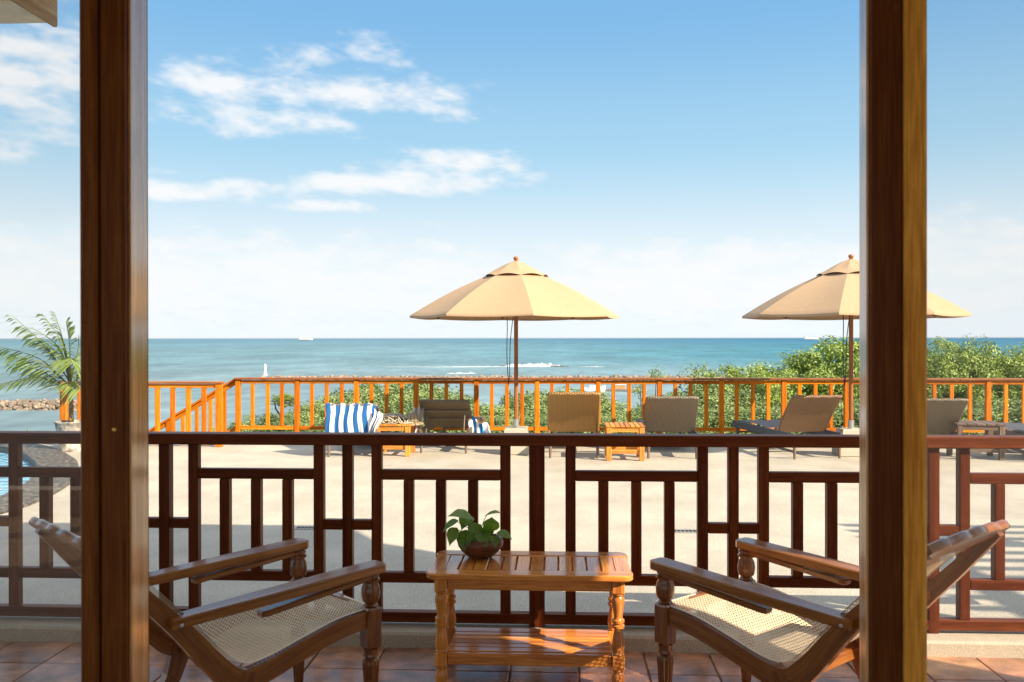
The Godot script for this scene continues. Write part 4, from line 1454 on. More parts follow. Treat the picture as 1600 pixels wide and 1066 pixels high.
	for sg in [-1.0, 1.0]:
		var k := -int(wd / pitch)
		while k * pitch < total:
			var s0 := k * pitch + pitch * 0.5
			var s1 := s0 + wd
			var f0 := clampf((0.0 - s0) / (s1 - s0), 0.0, 1.0)
			var f1 := clampf((total - s0) / (s1 - s0), 0.0, 1.0)
			if f1 > f0 + 0.01:
				strand.call(mb, sg * lerpf(-wd / 2.0, wd / 2.0, f0), lerpf(s0, s1, f0), sg * lerpf(-wd / 2.0, wd / 2.0, f1), lerpf(s0, s1, f1), 0.0012, 0.0028, 0.032)
			k += 1
	part(g, "cane_webbing", mb, M.cane)
	mb = MB.new()
	for s in [-1.0, 1.0]:
		strand.call(mb, s * (wd / 2.0 - 0.004), 0.0, s * (wd / 2.0 - 0.004), total, 0.003, 0.012, 0.03)
	for s in [0.004, total - 0.004]:
		strand.call(mb, -wd / 2.0, s, wd / 2.0, s, 0.003, 0.012, 0.06)
	part(g, "cane_binding", mb, M.cane)
	return g

func build_chairs() -> void:
	make_chair(Vector3(-0.932, 0, -3.610), -42.6, "cane planter chair in the shade, left of the slatted table", [0.072, 0.112])
	make_chair(Vector3(0.616, 0, -3.709), 42.8, "cane planter chair with sunlit seat, right of the slatted table", [0.092, 0.072])

# ------------------------------------------------------------------ slatted coffee table
func build_coffee_table() -> void:
	var g := thing("slatted_coffee_table", "varnished slatted wooden side table with turned legs and a lower shelf, between the chairs", "table", Vector3(-0.127, 0, -3.955), 0.0)
	var w := 0.875
	var d := 0.43
	var h := 0.5
	var th := 0.026
	var rail := func(z: float, s: float) -> MB:
		var p := PackedVector2Array()
		var y0 := 0.0
		var dd := 0.085
		p.append(Vector2(-w / 2.0, y0))
		p.append(Vector2(w / 2.0, y0))
		for i in 7:
			var a := PI / 2.0 * i / 6.0
			p.append(Vector2(w / 2.0 - 0.045 + 0.045 * cos(a), dd - 0.045 + 0.045 * sin(a)))
		for i in 7:
			var a := PI / 2.0 + PI / 2.0 * i / 6.0
			p.append(Vector2(-w / 2.0 + 0.045 + 0.045 * cos(a), dd - 0.045 + 0.045 * sin(a)))
		var mb := MB.new()
		mb.off = Vector2(rng.randf() * 5.0, rng.randf())
		var bs := Basis.from_euler(Vector3(PI / 2.0, 0, 0)) if s > 0 else Basis.from_euler(Vector3(-PI / 2.0, 0, 0))
		mb.prism(p, th, Transform3D(bs, Vector3(0, h - th / 2.0, z)), 0.005)
		return mb
	part(g, "top_board", rail.call(d / 2.0 - 0.085, 1.0), M.table0)
	part(g, "top_board", rail.call(-d / 2.0 + 0.085, -1.0), M.table1)
	var n := 14
	var pitch := (w - 0.012) / n
	for i in n:
		var x := -w / 2.0 + 0.006 + pitch * (i + 0.5)
		var ww := pitch - 0.0075
		if i == 0 or i == n - 1:
			ww = pitch + 0.002
			x += 0.0035 * (1.0 if i == 0 else -1.0) - 0.003 * (1.0 if i == 0 else -1.0)
		part(g, "slat", bar(Vector3(x, h - th / 2.0 - 0.001, -d / 2.0 + 0.086), Vector3(x, h - th / 2.0 - 0.001, d / 2.0 - 0.086), ww, th - 0.004, 0.002), M["table" + str([0, 1, 0, 2, 1, 0, 2, 0, 1, 2, 0, 1, 2, 0][i])])
	var lx := w / 2.0 - 0.062
	var lz := d / 2.0 - 0.055
	for s in [-1.0, 1.0]:
		part(g, "apron", bar(Vector3(-lx + 0.026, h - th - 0.026, s * lz), Vector3(lx - 0.026, h - th - 0.026, s * lz), 0.024, 0.052), M.table0)
		part(g, "apron", bar(Vector3(s * lx, h - th - 0.026, -lz + 0.026), Vector3(s * lx, h - th - 0.026, lz - 0.026), 0.024, 0.052), M.table1)
		for z in [-1.0, 1.0]:
			var mb := MB.new()
			mb.off = Vector2(rng.randf() * 5.0, rng.randf())
			mb.box(T3(Vector3(s * lx, 0.445, z * lz)), Vector3(0.052, 0.058, 0.052), 0.003)
			mb.lathe([Vector2(0.022, 0.155), Vector2(0.026, 0.160), Vector2(0.022, 0.168), Vector2(0.027, 0.180), Vector2(0.0275, 0.200), Vector2(0.022, 0.235), Vector2(0.018, 0.258), Vector2(0.019, 0.266), Vector2(0.026, 0.270), Vector2(0.0265, 0.280), Vector2(0.020, 0.284), Vector2(0.020, 0.288), Vector2(0.026, 0.292), Vector2(0.0265, 0.302), Vector2(0.020, 0.307), Vector2(0.018, 0.315), Vector2(0.022, 0.345), Vector2(0.027, 0.375), Vector2(0.0265, 0.392), Vector2(0.021, 0.402), Vector2(0.026, 0.408), Vector2(0.026, 0.416)], 26, T3(Vector3(s * lx, 0, z * lz)))
			mb.box(T3(Vector3(s * lx, 0.127, z * lz)), Vector3(0.052, 0.058, 0.052), 0.003)
			mb.lathe([Vector2(0.016, 0.0), Vector2(0.022, 0.01), Vector2(0.027, 0.05), Vector2(0.026, 0.068), Vector2(0.019, 0.082), Vector2(0.025, 0.09), Vector2(0.025, 0.099)], 26, T3(Vector3(s * lx, 0, z * lz)))
			part(g, "leg", mb, M["table" + str(rng.randi() % 3)])
	# lower shelf
	part(g, "shelf_rail", bar(Vector3(-lx + 0.026, 0.128, lz), Vector3(lx - 0.026, 0.128, lz), 0.022, 0.05), M.table0)
	part(g, "shelf_rail", bar(Vector3(-lx + 0.026, 0.128, -lz), Vector3(lx - 0.026, 0.128, -lz), 0.022, 0.05), M.table1)
	for i in 6:
		var z := lerpf(lz - 0.042, -lz + 0.030, i / 5.0)
		part(g, "shelf_slat", bar(Vector3(-lx + 0.027, 0.148, z), Vector3(lx - 0.027, 0.148, z), 0.043, 0.014, 0.002), M["table" + str([2, 0, 1, 2, 0, 1][i])])
	for s in [-1.0, 1.0]:
		part(g, "shelf_bearer", bar(Vector3(s * (lx - 0.03), 0.128, -lz + 0.012), Vector3(s * (lx - 0.03), 0.128, lz - 0.012), 0.025, 0.025), M.table1)

# ------------------------------------------------------------------ pot plant, palm
func heart_leaf(sz: float, bend: float, col: Color) -> MB:
	# a leaf along +z from its stalk, folded along the midrib
	var mb := MB.new()
	mb.tint = col
	var m := 9
	var prof := [0.0, 0.30, 0.43, 0.46, 0.43, 0.36, 0.26, 0.15, 0.06, 0.0]
	for side in [-1.0, 1.0]:
		var pts := []
		for i in m + 1:
			var f := float(i) / m
			var row := []
			for k in 4:
				var e := k / 3.0
				var x: float = prof[i] * e * side * sz
				var lobe := -0.13 * sz * e * e * (1.0 - f) if i < 4 else 0.0
				var y := absf(x) * 0.35 - bend * f * f * sz - 0.25 * x * x / sz
				row.append(Vector3(x, y, f * sz + lobe))
			if side > 0: row.reverse()
			pts.append(row)
		var n0 := mb.v.size()
		mb.sheet(pts)
		for q in range(n0, mb.v.size()):
			var w := sin(mb.v[q].z / sz * 21.0 + absf(mb.v[q].x) / sz * 9.0 + sz * 900.0)
			mb.c[q] = col.lerp(Color(col.r * 1.9, col.g * 1.5, col.b * 1.8), clampf(w, 0.0, 1.0) * 0.35)
	return mb

func build_plants_near() -> void:
	var at := Vector3(-0.357, 0.5, -4.05)
	var pot := thing("plant_pot", "low round terracotta bowl on the slatted table", "plant pot", at)
	var mb := MB.new()
	mb.lathe([Vector2(0.001, 0.0), Vector2(0.050, 0.0), Vector2(0.062, 0.008), Vector2(0.085, 0.028), Vector2(0.101, 0.052), Vector2(0.104, 0.066), Vector2(0.100, 0.080), Vector2(0.092, 0.089), Vector2(0.084, 0.091), Vector2(0.079, 0.086), Vector2(0.082, 0.070)], 48)
	part(pot, "bowl", mb, M.clay_pot)
	mb = MB.new()
	mb.lathe([Vector2(0.081, 0.066), Vector2(0.05, 0.071), Vector2(0.001, 0.072)], 24)
	part(pot, "soil", mb, M.soil)
	var pl := thing("pothos_plant", "small green plant with heart-shaped leaves in the terracotta bowl", "plant", at + Vector3(0, 0.072, 0))
	# base x, tip of stalk (x, y, z), leaf heading (degrees, 0 = to the viewer, 90 = right), drop, size
	var leaves := [[-0.03, -0.105, 0.092, 0.03, -75, 25, 0.072], [-0.03, -0.105, 0.060, 0.05, -55, 55, 0.070], [-0.02, -0.045, 0.110, 0.02, -60, -18, 0.098], [-0.02, -0.055, 0.105, -0.02, -25, 30, 0.070], [-0.01, -0.060, 0.052, 0.06, -15, 62, 0.078], [0.0, -0.022, 0.082, 0.04, 10, 70, 0.066], [0.0, 0.030, 0.118, 0.02, 70, -25, 0.068], [0.02, 0.012, 0.045, 0.05, 20, 30, 0.070], [0.03, 0.048, 0.050, 0.01, 15, -68, 0.074], [0.03, 0.035, 0.030, 0.03, -20, -62, 0.062], [0.04, 0.085, 0.042, 0.03, 75, 12, 0.062], [-0.01, -0.035, 0.040, 0.06, 40, 50, 0.058], [0.01, 0.0, 0.065, 0.0, -100, 10, 0.05], [0.02, 0.06, 0.03, 0.05, 30, 40, 0.05]]
	for i in leaves.size():
		var l: Array = leaves[i]
		var tip := Vector3(l[1], l[2], l[3])
		var col := Color(0.13, 0.25, 0.035).lerp(Color(0.25, 0.38, 0.09), rng.randf())
		var o := part(pl, "leaf", heart_leaf(l[6] * 1.12, 0.22, col), M.pothos, tip)
		o.rotation_degrees = Vector3(l[5], l[4], rng.randf_range(-18, 18))
		var sm := smooth_line([Vector3(l[0], 0.0, rng.randf_range(-0.03, 0.03)), Vector3(lerpf(l[0], l[1], 0.35), l[2] * 0.65, l[3] * 0.4), tip], 4)
		mb = MB.new()
		mb.tube(sm, sm.map(func(_p): return 0.0016), 6)
		part(pl, "stalk", mb, M.stem_green)
	# potted palm at the pool
	var pb := thing("palm_planter", "round pale stone planter with a wide rim beside the pool, holding the palm", "planter", Vector3(-6.48, 0, -11.62))
	mb = MB.new()
	mb.lathe([Vector2(0.001, 0.0), Vector2(0.165, 0.0), Vector2(0.17, 0.05), Vector2(0.165, 0.19)], 36)
	part(pb, "pedestal", mb, M.planter)
	mb = MB.new()
	mb.lathe([Vector2(0.10, 0.19), Vector2(0.17, 0.20), Vector2(0.195, 0.26), Vector2(0.215, 0.375), Vector2(0.225, 0.385), Vector2(0.222, 0.395), Vector2(0.195, 0.395), Vector2(0.19, 0.36)], 40)
	part(pb, "basin", mb, M.planter)
	mb = MB.new()
	mb.lathe([Vector2(0.192, 0.362), Vector2(0.001, 0.37)], 30)
	part(pb, "soil", mb, M.soil)
	var pm := thing("potted_palm", "wind-blown green palm growing in the stone planter beside the pool", "palm", Vector3(-6.50, 0.365, -11.62))
	mb = MB.new()
	var stem := smooth_line([Vector3(0, 0, 0), Vector3(0.0, 0.25, 0), Vector3(-0.01, 0.52, 0), Vector3(-0.03, 0.80, 0)], 4)
	mb.tube(stem, range(stem.size()).map(func(i): return lerpf(0.034, 0.018, i / 12.0) * (1.0 + 0.10 * (i % 2))), 10)
	part(pm, "trunk", mb, M.palm_stem)
	# frond: start height, middle and tip offsets, leaflet length
	var fr := [[0.55, Vector3(-0.28, 0.98, 0.05), Vector3(-0.72, 1.42, 0.1), 0.30], [0.6, Vector3(-0.16, 1.08, -0.05), Vector3(-0.42, 1.46, -0.05), 0.26], [0.5, Vector3(-0.34, 0.86, 0.14), Vector3(-0.83, 1.02, 0.2), 0.30], [0.42, Vector3(-0.36, 0.68, 0.02), Vector3(-0.80, 0.80, 0.0), 0.28], [0.40, Vector3(-0.30, 0.62, 0.2), Vector3(-0.78, 0.54, 0.3), 0.22], [0.62, Vector3(-0.05, 1.1, 0.1), Vector3(-0.14, 1.47, 0.15), 0.16], [0.5, Vector3(0.12, 0.95, 0.05), Vector3(0.16, 1.18, 0.1), 0.24], [0.42, Vector3(0.16, 0.75, -0.1), Vector3(0.42, 0.95, -0.15), 0.24], [0.35, Vector3(0.1, 0.56, 0.14), Vector3(0.26, 0.46, 0.25), 0.2], [0.45, Vector3(-0.2, 0.85, -0.15), Vector3(-0.55, 1.12, -0.25), 0.28], [0.6, Vector3(-0.10, 1.02, 0.12), Vector3(-0.36, 1.28, 0.3), 0.26], [0.55, Vector3(0.04, 1.02, 0.1), Vector3(0.05, 1.34, 0.2), 0.26], [0.5, Vector3(-0.22, 0.78, 0.22), Vector3(-0.5, 0.92, 0.4), 0.26], [0.55, Vector3(0.08, 0.86, 0.2), Vector3(0.22, 0.82, 0.36), 0.24]]
	for k in fr.size():
		var f: Array = fr[k]
		var line := smooth_line([Vector3(-0.02, f[0], 0), f[1], f[2]], 12)
		mb = MB.new()
		mb.tint = Color(0.20, 0.23, 0.07)
		mb.tube(line, range(line.size()).map(func(i): return lerpf(0.009, 0.003, i / 24.0)), 5)
		for i in range(3, line.size()):
			var p: Vector3 = line[i]
			var tg: Vector3 = (line[mini(i + 1, line.size() - 1)] - line[i - 1]).normalized()
			var e := float(i) / line.size()
			for s in [-1.0, 1.0]:
				var ln: float = f[3] * (0.55 + 0.65 * sin(PI * (0.15 + 0.75 * e))) * rng.randf_range(0.8, 1.15)
				var side = tg.cross(Vector3.UP).normalized() * s
				var d = (side * 0.75 + tg * 0.75 + Vector3(-0.35, rng.randf_range(-0.45, 0.05), 0)).normalized()
				var drop := Vector3(-0.03, -0.13 * ln / 0.3, 0)
				var w = d.cross(Vector3.UP).normalized() * 0.022 * (ln / 0.25)
				mb.tint = Color(0.22, 0.33, 0.08).lerp(Color(0.50, 0.56, 0.22), rng.randf() * 0.7 + (0.3 if k == 4 else 0.0))
				var q0 := p
				var q1 = p + d * ln * 0.5 + drop * 0.25
				var q2 = p + d * ln + drop
				mb.quad(q0 - w * 0.4, q0 + w * 0.4, q1 + w, q1 - w)
				mb.quad(q1 - w, q1 + w, q2 + w * 0.08, q2 - w * 0.08)
		part(pm, "frond", mb, M.palm_leaf)

# ------------------------------------------------------------------ trees and bushes
func crown(sd: int, clumps: int, per: int, leaf: float, spread: float, tone: Color, tone2: Color) -> ArrayMesh:
	# a crown of radius 1, made of leaf clumps; its middle at the origin
	var r := RandomNumberGenerator.new()
	r.seed = sd
	var mb := MB.new()
	for k in clumps:
		var dirv := Vector3(r.randfn(), r.randfn() * 0.9 + 0.25, r.randfn()).normalized()
		var rad := pow(r.randf(), 0.45) * 0.86
		var c := dirv * rad
		c.y *= 0.92
		var cr := spread * r.randf_range(0.7, 1.3)
		var ct := tone.lerp(tone2, r.randf())
		for i in per:
			var q := Vector3(r.randfn(), r.randfn(), r.randfn()).normalized() * pow(r.randf(), 0.4)
			q.y *= 0.75
			var p := c + q * cr
			var up := (q.normalized() * 0.8 + Vector3(r.randfn() * 0.5, 0.55 + r.randfn() * 0.4, r.randfn() * 0.5)).normalized()
			var d := up.cross(Vector3(r.randfn(), r.randfn(), r.randfn())).normalized()
			var s := up.cross(d)
			var l := leaf * r.randf_range(0.7, 1.35)
			mb.tint = ct.lerp(tone2, r.randf() * 0.35) * r.randf_range(0.85, 1.15)
			var mid := p + d * l * 0.5 + up * l * 0.06
			mb.p3(p, mid - s * l * 0.27, p + d * l, up, up, up, Vector2(), Vector2(), Vector2())
			mb.p3(p, p + d * l, mid + s * l * 0.27, up, up, up, Vector2(), Vector2(), Vector2())
	return mb.mesh(M.leafy)

func stems(parent: Node3D, base: Vector3, r: float, top: float, sd: int, thick: float, lean := 0.6) -> void:
	var q := RandomNumberGenerator.new()
	q.seed = sd
	var mb := MB.new()
	var fork := base.lerp(Vector3(0, top, 0), 0.4)
	mb.tube([base, base.lerp(fork, 0.5) + Vector3(0.04, 0, 0.02), fork], [thick, thick * 0.8, thick * 0.65], 7)
	part(parent, "trunk", mb, M.bark)
	mb = MB.new()
	for k in 6:
		var a := TAU * k / 6.0 + q.randf() * 0.6
		var e := Vector3(cos(a) * r * lean, top * q.randf_range(0.55, 0.92), sin(a) * r * lean)
		mb.tube([fork, fork.lerp(e, 0.5) + Vector3(0, 0.08 * r, 0), e], [thick * 0.5, thick * 0.35, thick * 0.12], 5)
	part(parent, "limbs", mb, M.bark)

const ORD := ["first", "second", "third", "fourth", "fifth", "sixth", "seventh", "eighth", "ninth", "tenth", "eleventh", "twelfth", "thirteenth", "fourteenth", "fifteenth", "sixteenth", "seventeenth", "eighteenth", "nineteenth", "twentieth", "twenty-first", "twenty-second", "twenty-third", "twenty-fourth", "twenty-fifth", "twenty-sixth", "twenty-seventh", "twenty-eighth", "twenty-ninth", "thirtieth", "thirty-first", "thirty-second"]

func shrub_label(i: int, spots: Array) -> String:
	var front: bool = spots[i + 2] > -16.55
	var n := 0
	for k in range(0, spots.size(), 4):
		if (spots[k + 2] > -16.55) == front and spots[k] / -spots[k + 2] < spots[i] / -spots[i + 2]: n += 1
	if front:
		return "low grey green shrub close behind the fence, %s from the left in the front row" % ORD[n]
	return "grey green shrub standing behind the front row of shrubs, %s from the left" % ORD[n]

func build_greenery() -> void:
	var bt := Color(0.13, 0.19, 0.065)
	var bt2 := Color(0.29, 0.37, 0.14)
	var tt := Color(0.13, 0.20, 0.040)
	var tt2 := Color(0.31, 0.40, 0.085)
	var bushes := []
	for k in 5: bushes.append(crown(100 + k, 95, 175, 0.052, 0.22, bt, bt2))
	var crowns := []
	for k in 4: crowns.append(crown(200 + k, 140, 190, 0.038, 0.16, tt, tt2))
	# x, top, z, radius
	var spots := [-6.25,-0.12,-16.5,0.55, -6.03,-0.06,-17.0,0.60, -5.86,0.11,-17.5,0.70, -4.69,0.21,-16.0,0.75, -4.85,0.27,-17.5,0.80, -4.85,0.30,-19.0,0.90, -4.69,0.38,-20.0,1.00, -4.44,0.54,-21.0,1.20, -4.33,0.60,-23.0,1.40, -3.77,0.55,-23.0,1.30, -2.95,0.47,-20.0,1.10, -2.43,0.40,-19.0,1.00, -2.04,0.29,-18.0,0.90, -1.51,0.16,-16.0,0.80, -1.18,0.13,-16.0,0.80, -0.92,0.25,-17.5,1.00, -0.59,0.36,-19.0,1.10, -0.22,0.43,-20.0,1.20, 0.17,0.42,-21.0,1.20, 0.55,0.43,-20.0,1.10, 0.74,0.41,-17.0,0.80, 1.01,0.23,-16.0,0.80, 1.27,0.18,-16.0,0.80, 1.60,0.33,-16.5,0.70, 2.00,0.36,-17.0,0.90, 2.48,0.50,-18.0,1.00, 2.97,0.58,-19.0,1.10, 3.37,0.64,-19.0,1.10, 3.97,0.65,-20.0,1.20, 4.39,0.69,-20.0,1.20, -4.21,0.07,-15.6,0.60, -3.74,0.17,-15.8,0.70, -3.23,0.23,-15.8,0.70, -2.74,0.26,-16.0,0.80, -2.19,0.23,-15.8,0.70, -0.60,0.16,-15.6,0.70, -0.04,0.24,-15.8,0.70, 0.46,0.23,-15.6,0.60, 2.06,0.26,-15.6,0.70, 2.64,0.34,-15.8,0.70, 3.23,0.37,-16.0,0.80, 3.79,0.44,-16.0,0.80, 4.34,0.44,-16.0,0.80, 4.90,0.44,-16.0,0.80, 5.45,0.46,-16.0,0.80, 6.00,0.49,-16.0,0.80, 6.54,0.51,-16.0,0.80, 7.09,0.49,-16.0,0.80, 7.63,0.51,-16.0,0.80, 8.17,0.51,-16.0,0.80]
	for i in range(0, spots.size(), 4):
		var x: float = spots[i]
		var top: float = spots[i + 1]
		var z: float = spots[i + 2]
		var r: float = spots[i + 3]
		var gy := hill_height(x, z)
		var hgt := top - gy
		var b := thing("shrub", shrub_label(i, spots), "shrub", Vector3(x, gy, z), rng.randf() * 360.0, "shrubs beyond the fence")
		var cr := put(b, "crown", bushes[(i / 4) % 5], Vector3(0, hgt * 0.52, 0))
		cr.scale = Vector3(r * 1.2, hgt * 0.53, r * 1.2)
		cr.rotation.y = rng.randf() * TAU
		stems(b, Vector3(0, -0.1, 0), r, hgt * 0.8, 500 + i, 0.03)
	var trees := [4.18,0.86,-20.0,1.20, 5.74,1.06,-22.0,1.50, 6.50,1.29,-22.0,1.60, 7.59,1.45,-23.0,1.80, 8.46,1.40,-23.0,1.70, 9.03,1.39,-22.0,1.40, 9.02,1.10,-21.0,1.30, 9.59,1.08,-21.0,1.20, 10.37,1.20,-21.0,1.50, 11.68,1.31,-22.0,1.60, 13.2,1.3,-22.0,1.7]
	for i in range(0, trees.size(), 4):
		var x: float = trees[i]
		var top: float = trees[i + 1]
		var z: float = trees[i + 2]
		var r: float = trees[i + 3]
		var gy := hill_height(x, z)
		var hgt := top - gy
		var b := thing("leafy_tree", "bushy yellow green tree beyond the fence at the right, %s from the left" % ORD[i / 4], "tree", Vector3(x, gy, z), rng.randf() * 360.0, "yellow green trees at the right beyond the fence")
		var cr := put(b, "crown", crowns[(i / 4) % 4], Vector3(0, hgt - r * 0.90, 0))
		cr.scale = Vector3(r * 1.25, r * 1.18, r * 1.25)
		cr.rotation.y = rng.randf() * TAU
		stems(b, Vector3(0, -0.2, 0), r, hgt - r * 0.3, 900 + i, 0.07)
	# thin sprigs that stand up above the rest
	var sprig_mesh := crown(300, 14, 16, 0.22, 0.5, bt, tt2)
	var sap := -1
	for q in [[-9.2, -0.10, -15.0, 0.16], [1.44, 0.72, -16.0, 0.14], [1.83, 0.94, -17.0, 0.16], [2.69, 0.95, -18.0, 0.22], [3.05, 0.93, -19.0, 0.24], [8.8, 1.44, -21.0, 0.2], [9.38, 1.50, -21.0, 0.26], [9.74, 1.48, -21.0, 0.24]]:
		sap += 1
		var gy := hill_height(q[0], q[2])
		var b := thing("sapling", "thin leafy sapling sticking up above the shrubs, %s from the left" % ORD[sap], "sapling", Vector3(q[0], gy, q[2]), rng.randf() * 360.0, "thin saplings beyond the fence")
		var hgt: float = q[1] - gy
		var cr := put(b, "crown", sprig_mesh, Vector3(0, hgt - q[3] * 1.1, 0))
		cr.scale = Vector3(q[3], q[3] * 1.4, q[3])
		var mb := MB.new()
		mb.tube([Vector3(0, -0.1, 0), Vector3(0.03, hgt * 0.5, 0.02), Vector3(0, hgt - q[3], 0)], [0.018, 0.013, 0.007], 6)
		part(b, "stem", mb, M.bark)
	# the small open tree at the left end
	var sx := -5.30
	var sz := -17.0
	var gy := hill_height(sx, sz)
	var b := thing("open_tree", "small open tree with bare forked trunk and flat leaf clump, left end of shrubs", "tree", Vector3(sx, gy, sz))
	var hgt := 0.46 - gy
	var mb := MB.new()
	mb.tube(smooth_line([Vector3(0.1, -0.1, 0), Vector3(0.05, hgt * 0.4, 0), Vector3(-0.02, hgt * 0.7, 0.03), Vector3(0.02, hgt * 0.86, 0)], 3), range(10).map(func(i): return lerpf(0.05, 0.02, i / 9.0)), 7)
	part(b, "trunk", mb, M.bark)
	mb = MB.new()
	mb.tube([Vector3(0.0, hgt * 0.62, 0.02), Vector3(-0.14, hgt * 0.78, 0.05), Vector3(-0.16, hgt * 0.88, 0.05)], [0.022, 0.016, 0.01], 6)
	mb.tube([Vector3(0.02, hgt * 0.8, 0.0), Vector3(0.18, hgt * 0.88, 0.0), Vector3(0.24, hgt * 0.96, 0.0)], [0.02, 0.014, 0.008], 6)
	part(b, "limbs", mb, M.bark)
	var cr := put(b, "crown", crowns[2], Vector3(0.02, hgt * 0.89, 0))
	cr.scale = Vector3(0.34, 0.17, 0.3)

# ------------------------------------------------------------------ harbour and horizon
func boulder(sd: int) -> ArrayMesh:
	var r := RandomNumberGenerator.new()
	r.seed = sd
	var mb := MB.new()
	var ico := [Vector3(0, 1, 0), Vector3(0.89, 0.45, 0), Vector3(0.28, 0.45, 0.85), Vector3(-0.72, 0.45, 0.53), Vector3(-0.72, 0.45, -0.53), Vector3(0.28, 0.45, -0.85), Vector3(0.72, -0.45, 0.53), Vector3(-0.28, -0.45, 0.85), Vector3(-0.89, -0.45, 0), Vector3(-0.28, -0.45, -0.85), Vector3(0.72, -0.45, -0.53), Vector3(0, -1, 0)]
	for i in 12: ico[i] = ico[i] * r.randf_range(0.75, 1.15) * Vector3(1.15, 0.8, 1.0)
	for f in [[0, 1, 2], [0, 2, 3], [0, 3, 4], [0, 4, 5], [0, 5, 1], [1, 6, 2], [2, 7, 3], [3, 8, 4], [4, 9, 5], [5, 10, 1], [2, 6, 7], [3, 7, 8], [4, 8, 9], [5, 9, 10], [1, 10, 6], [6, 11, 7], [7, 11, 8], [8, 11, 9], [9, 11, 10], [10, 11, 6]]:
		mb.face([ico[f[0]], ico[f[1]], ico[f[2]]], ico[f[0]] + ico[f[1]] + ico[f[2]], [Vector2(r.randf(), r.randf()), Vector2(r.randf(), r.randf()), Vector2(r.randf(), r.randf())])
	return mb.mesh(M.rock)

func make_breakwater(a: Vector3, b: Vector3, crest: float, half: float, label: String, count: int, big: float) -> void:
	var g := thing("breakwater", label, "breakwater", a)
	var d := b - a
	var mb := MB.new()
	var s := d.cross(Vector3.UP).normalized()
	var lo := Vector3(0, -9.6 - a.y, 0)
	var hi := Vector3(0, crest - a.y - 0.35, 0)
	mb.face([lo + s * half, lo + d + s * half, hi + d + s * half * 0.3, hi + s * half * 0.3], s + Vector3.UP, [Vector2(), Vector2(40, 0), Vector2(40, 2), Vector2(0, 2)])
	mb.face([lo - s * half, lo + d - s * half, hi + d - s * half * 0.3, hi - s * half * 0.3], -s + Vector3.UP, [Vector2(), Vector2(40, 0), Vector2(40, 2), Vector2(0, 2)])
	mb.face([hi + s * half * 0.3, hi + d + s * half * 0.3, hi + d - s * half * 0.3, hi - s * half * 0.3], Vector3.UP, [Vector2(), Vector2(40, 0), Vector2(40, 2), Vector2(0, 2)])
	for e in [Vector3.ZERO, d]:
		mb.face([lo + e + s * half, hi + e + s * half * 0.3, hi + e - s * half * 0.3, lo + e - s * half], e * 2.0 - d, [Vector2(), Vector2(0, 2), Vector2(2, 2), Vector2(2, 0)])
	part(g, "core", mb, M.rock)
	var mm := MultiMesh.new()
	mm.transform_format = MultiMesh.TRANSFORM_3D
	mm.use_colors = true
	mm.mesh = boulder(17)
	(mm.mesh as ArrayMesh).surface_get_material(0).vertex_color_use_as_albedo = true
	mm.instance_count = count
	for i in count:
		var f := rng.randf()
		var q := rng.randf_range(-1.0, 1.0)
		var y := lerpf(crest - 0.30, -9.1, absf(q)) - a.y + rng.randf_range(-0.1, 0.15)
		var p := d * f + s * half * (0.3 + 0.7 * absf(q)) * signf(q) * (1.0 if absf(q) > 0.12 else rng.randf()) + Vector3(0, y, 0)
		p += d.normalized() * rng.randf_range(-1.0, 1.0) * half * 0.4
		var sz := big * rng.randf_range(0.55, 1.15)
		mm.set_instance_transform(i, Transform3D(Basis.from_euler(Vector3(rng.randf() * 6.0, rng.randf() * 6.0, rng.randf() * 6.0)).scaled(Vector3(sz, sz * 0.8, sz)), p))
		var t := rng.randf_range(0.6, 1.5)
		mm.set_instance_color(i, Color(t, t * rng.randf_range(0.92, 1.02), t * rng.randf_range(0.85, 1.0)))
	var o := MultiMeshInstance3D.new()
	o.name = "boulders"
	o.multimesh = mm
	o.set_meta("kind", "stuff")
	g.add_child(o)

func hull(len: float, wide: float, high: float, mat_: Material, bow := 1.0) -> MB:
	# a boat's hull along x, bow at +x
	var mb := MB.new()
	var pts := []
	for i in 13:
		var f := i / 12.0
		var x := lerpf(-len / 2.0, len / 2.0, f)
		var w := wide / 2.0 * (1.0 - pow(maxf(0.0, (f - 0.55) / 0.45), 2.0)) * (0.8 + 0.2 * minf(1.0, f * 5.0))
		var sheer := high * (1.0 + 0.35 * bow * pow(f, 3.0))
		pts.append([Vector3(x, sheer, w + 0.001), Vector3(x, high * 0.4, w * 0.92 + 0.001), Vector3(x - 0.04 * len * f, -0.3, w * 0.55), Vector3(x - 0.04 * len * f, -0.3, -w * 0.55), Vector3(x, high * 0.4, -w * 0.92 - 0.001), Vector3(x, sheer, -w - 0.001)])
	mb.sheet(pts)
	for i in 12:
		mb.face([pts[i][0], pts[i + 1][0], pts[i + 1][5], pts[i][5]], Vector3.UP, [Vector2(), Vector2(1, 0), Vector2(1, 1), Vector2(0, 1)])
	mb.face([pts[0][0], pts[0][2], pts[0][3], pts[0][5]], Vector3(-1, 0, 0), [Vector2(), Vector2(1, 0), Vector2(1, 1), Vector2(0, 1)])
	return mb

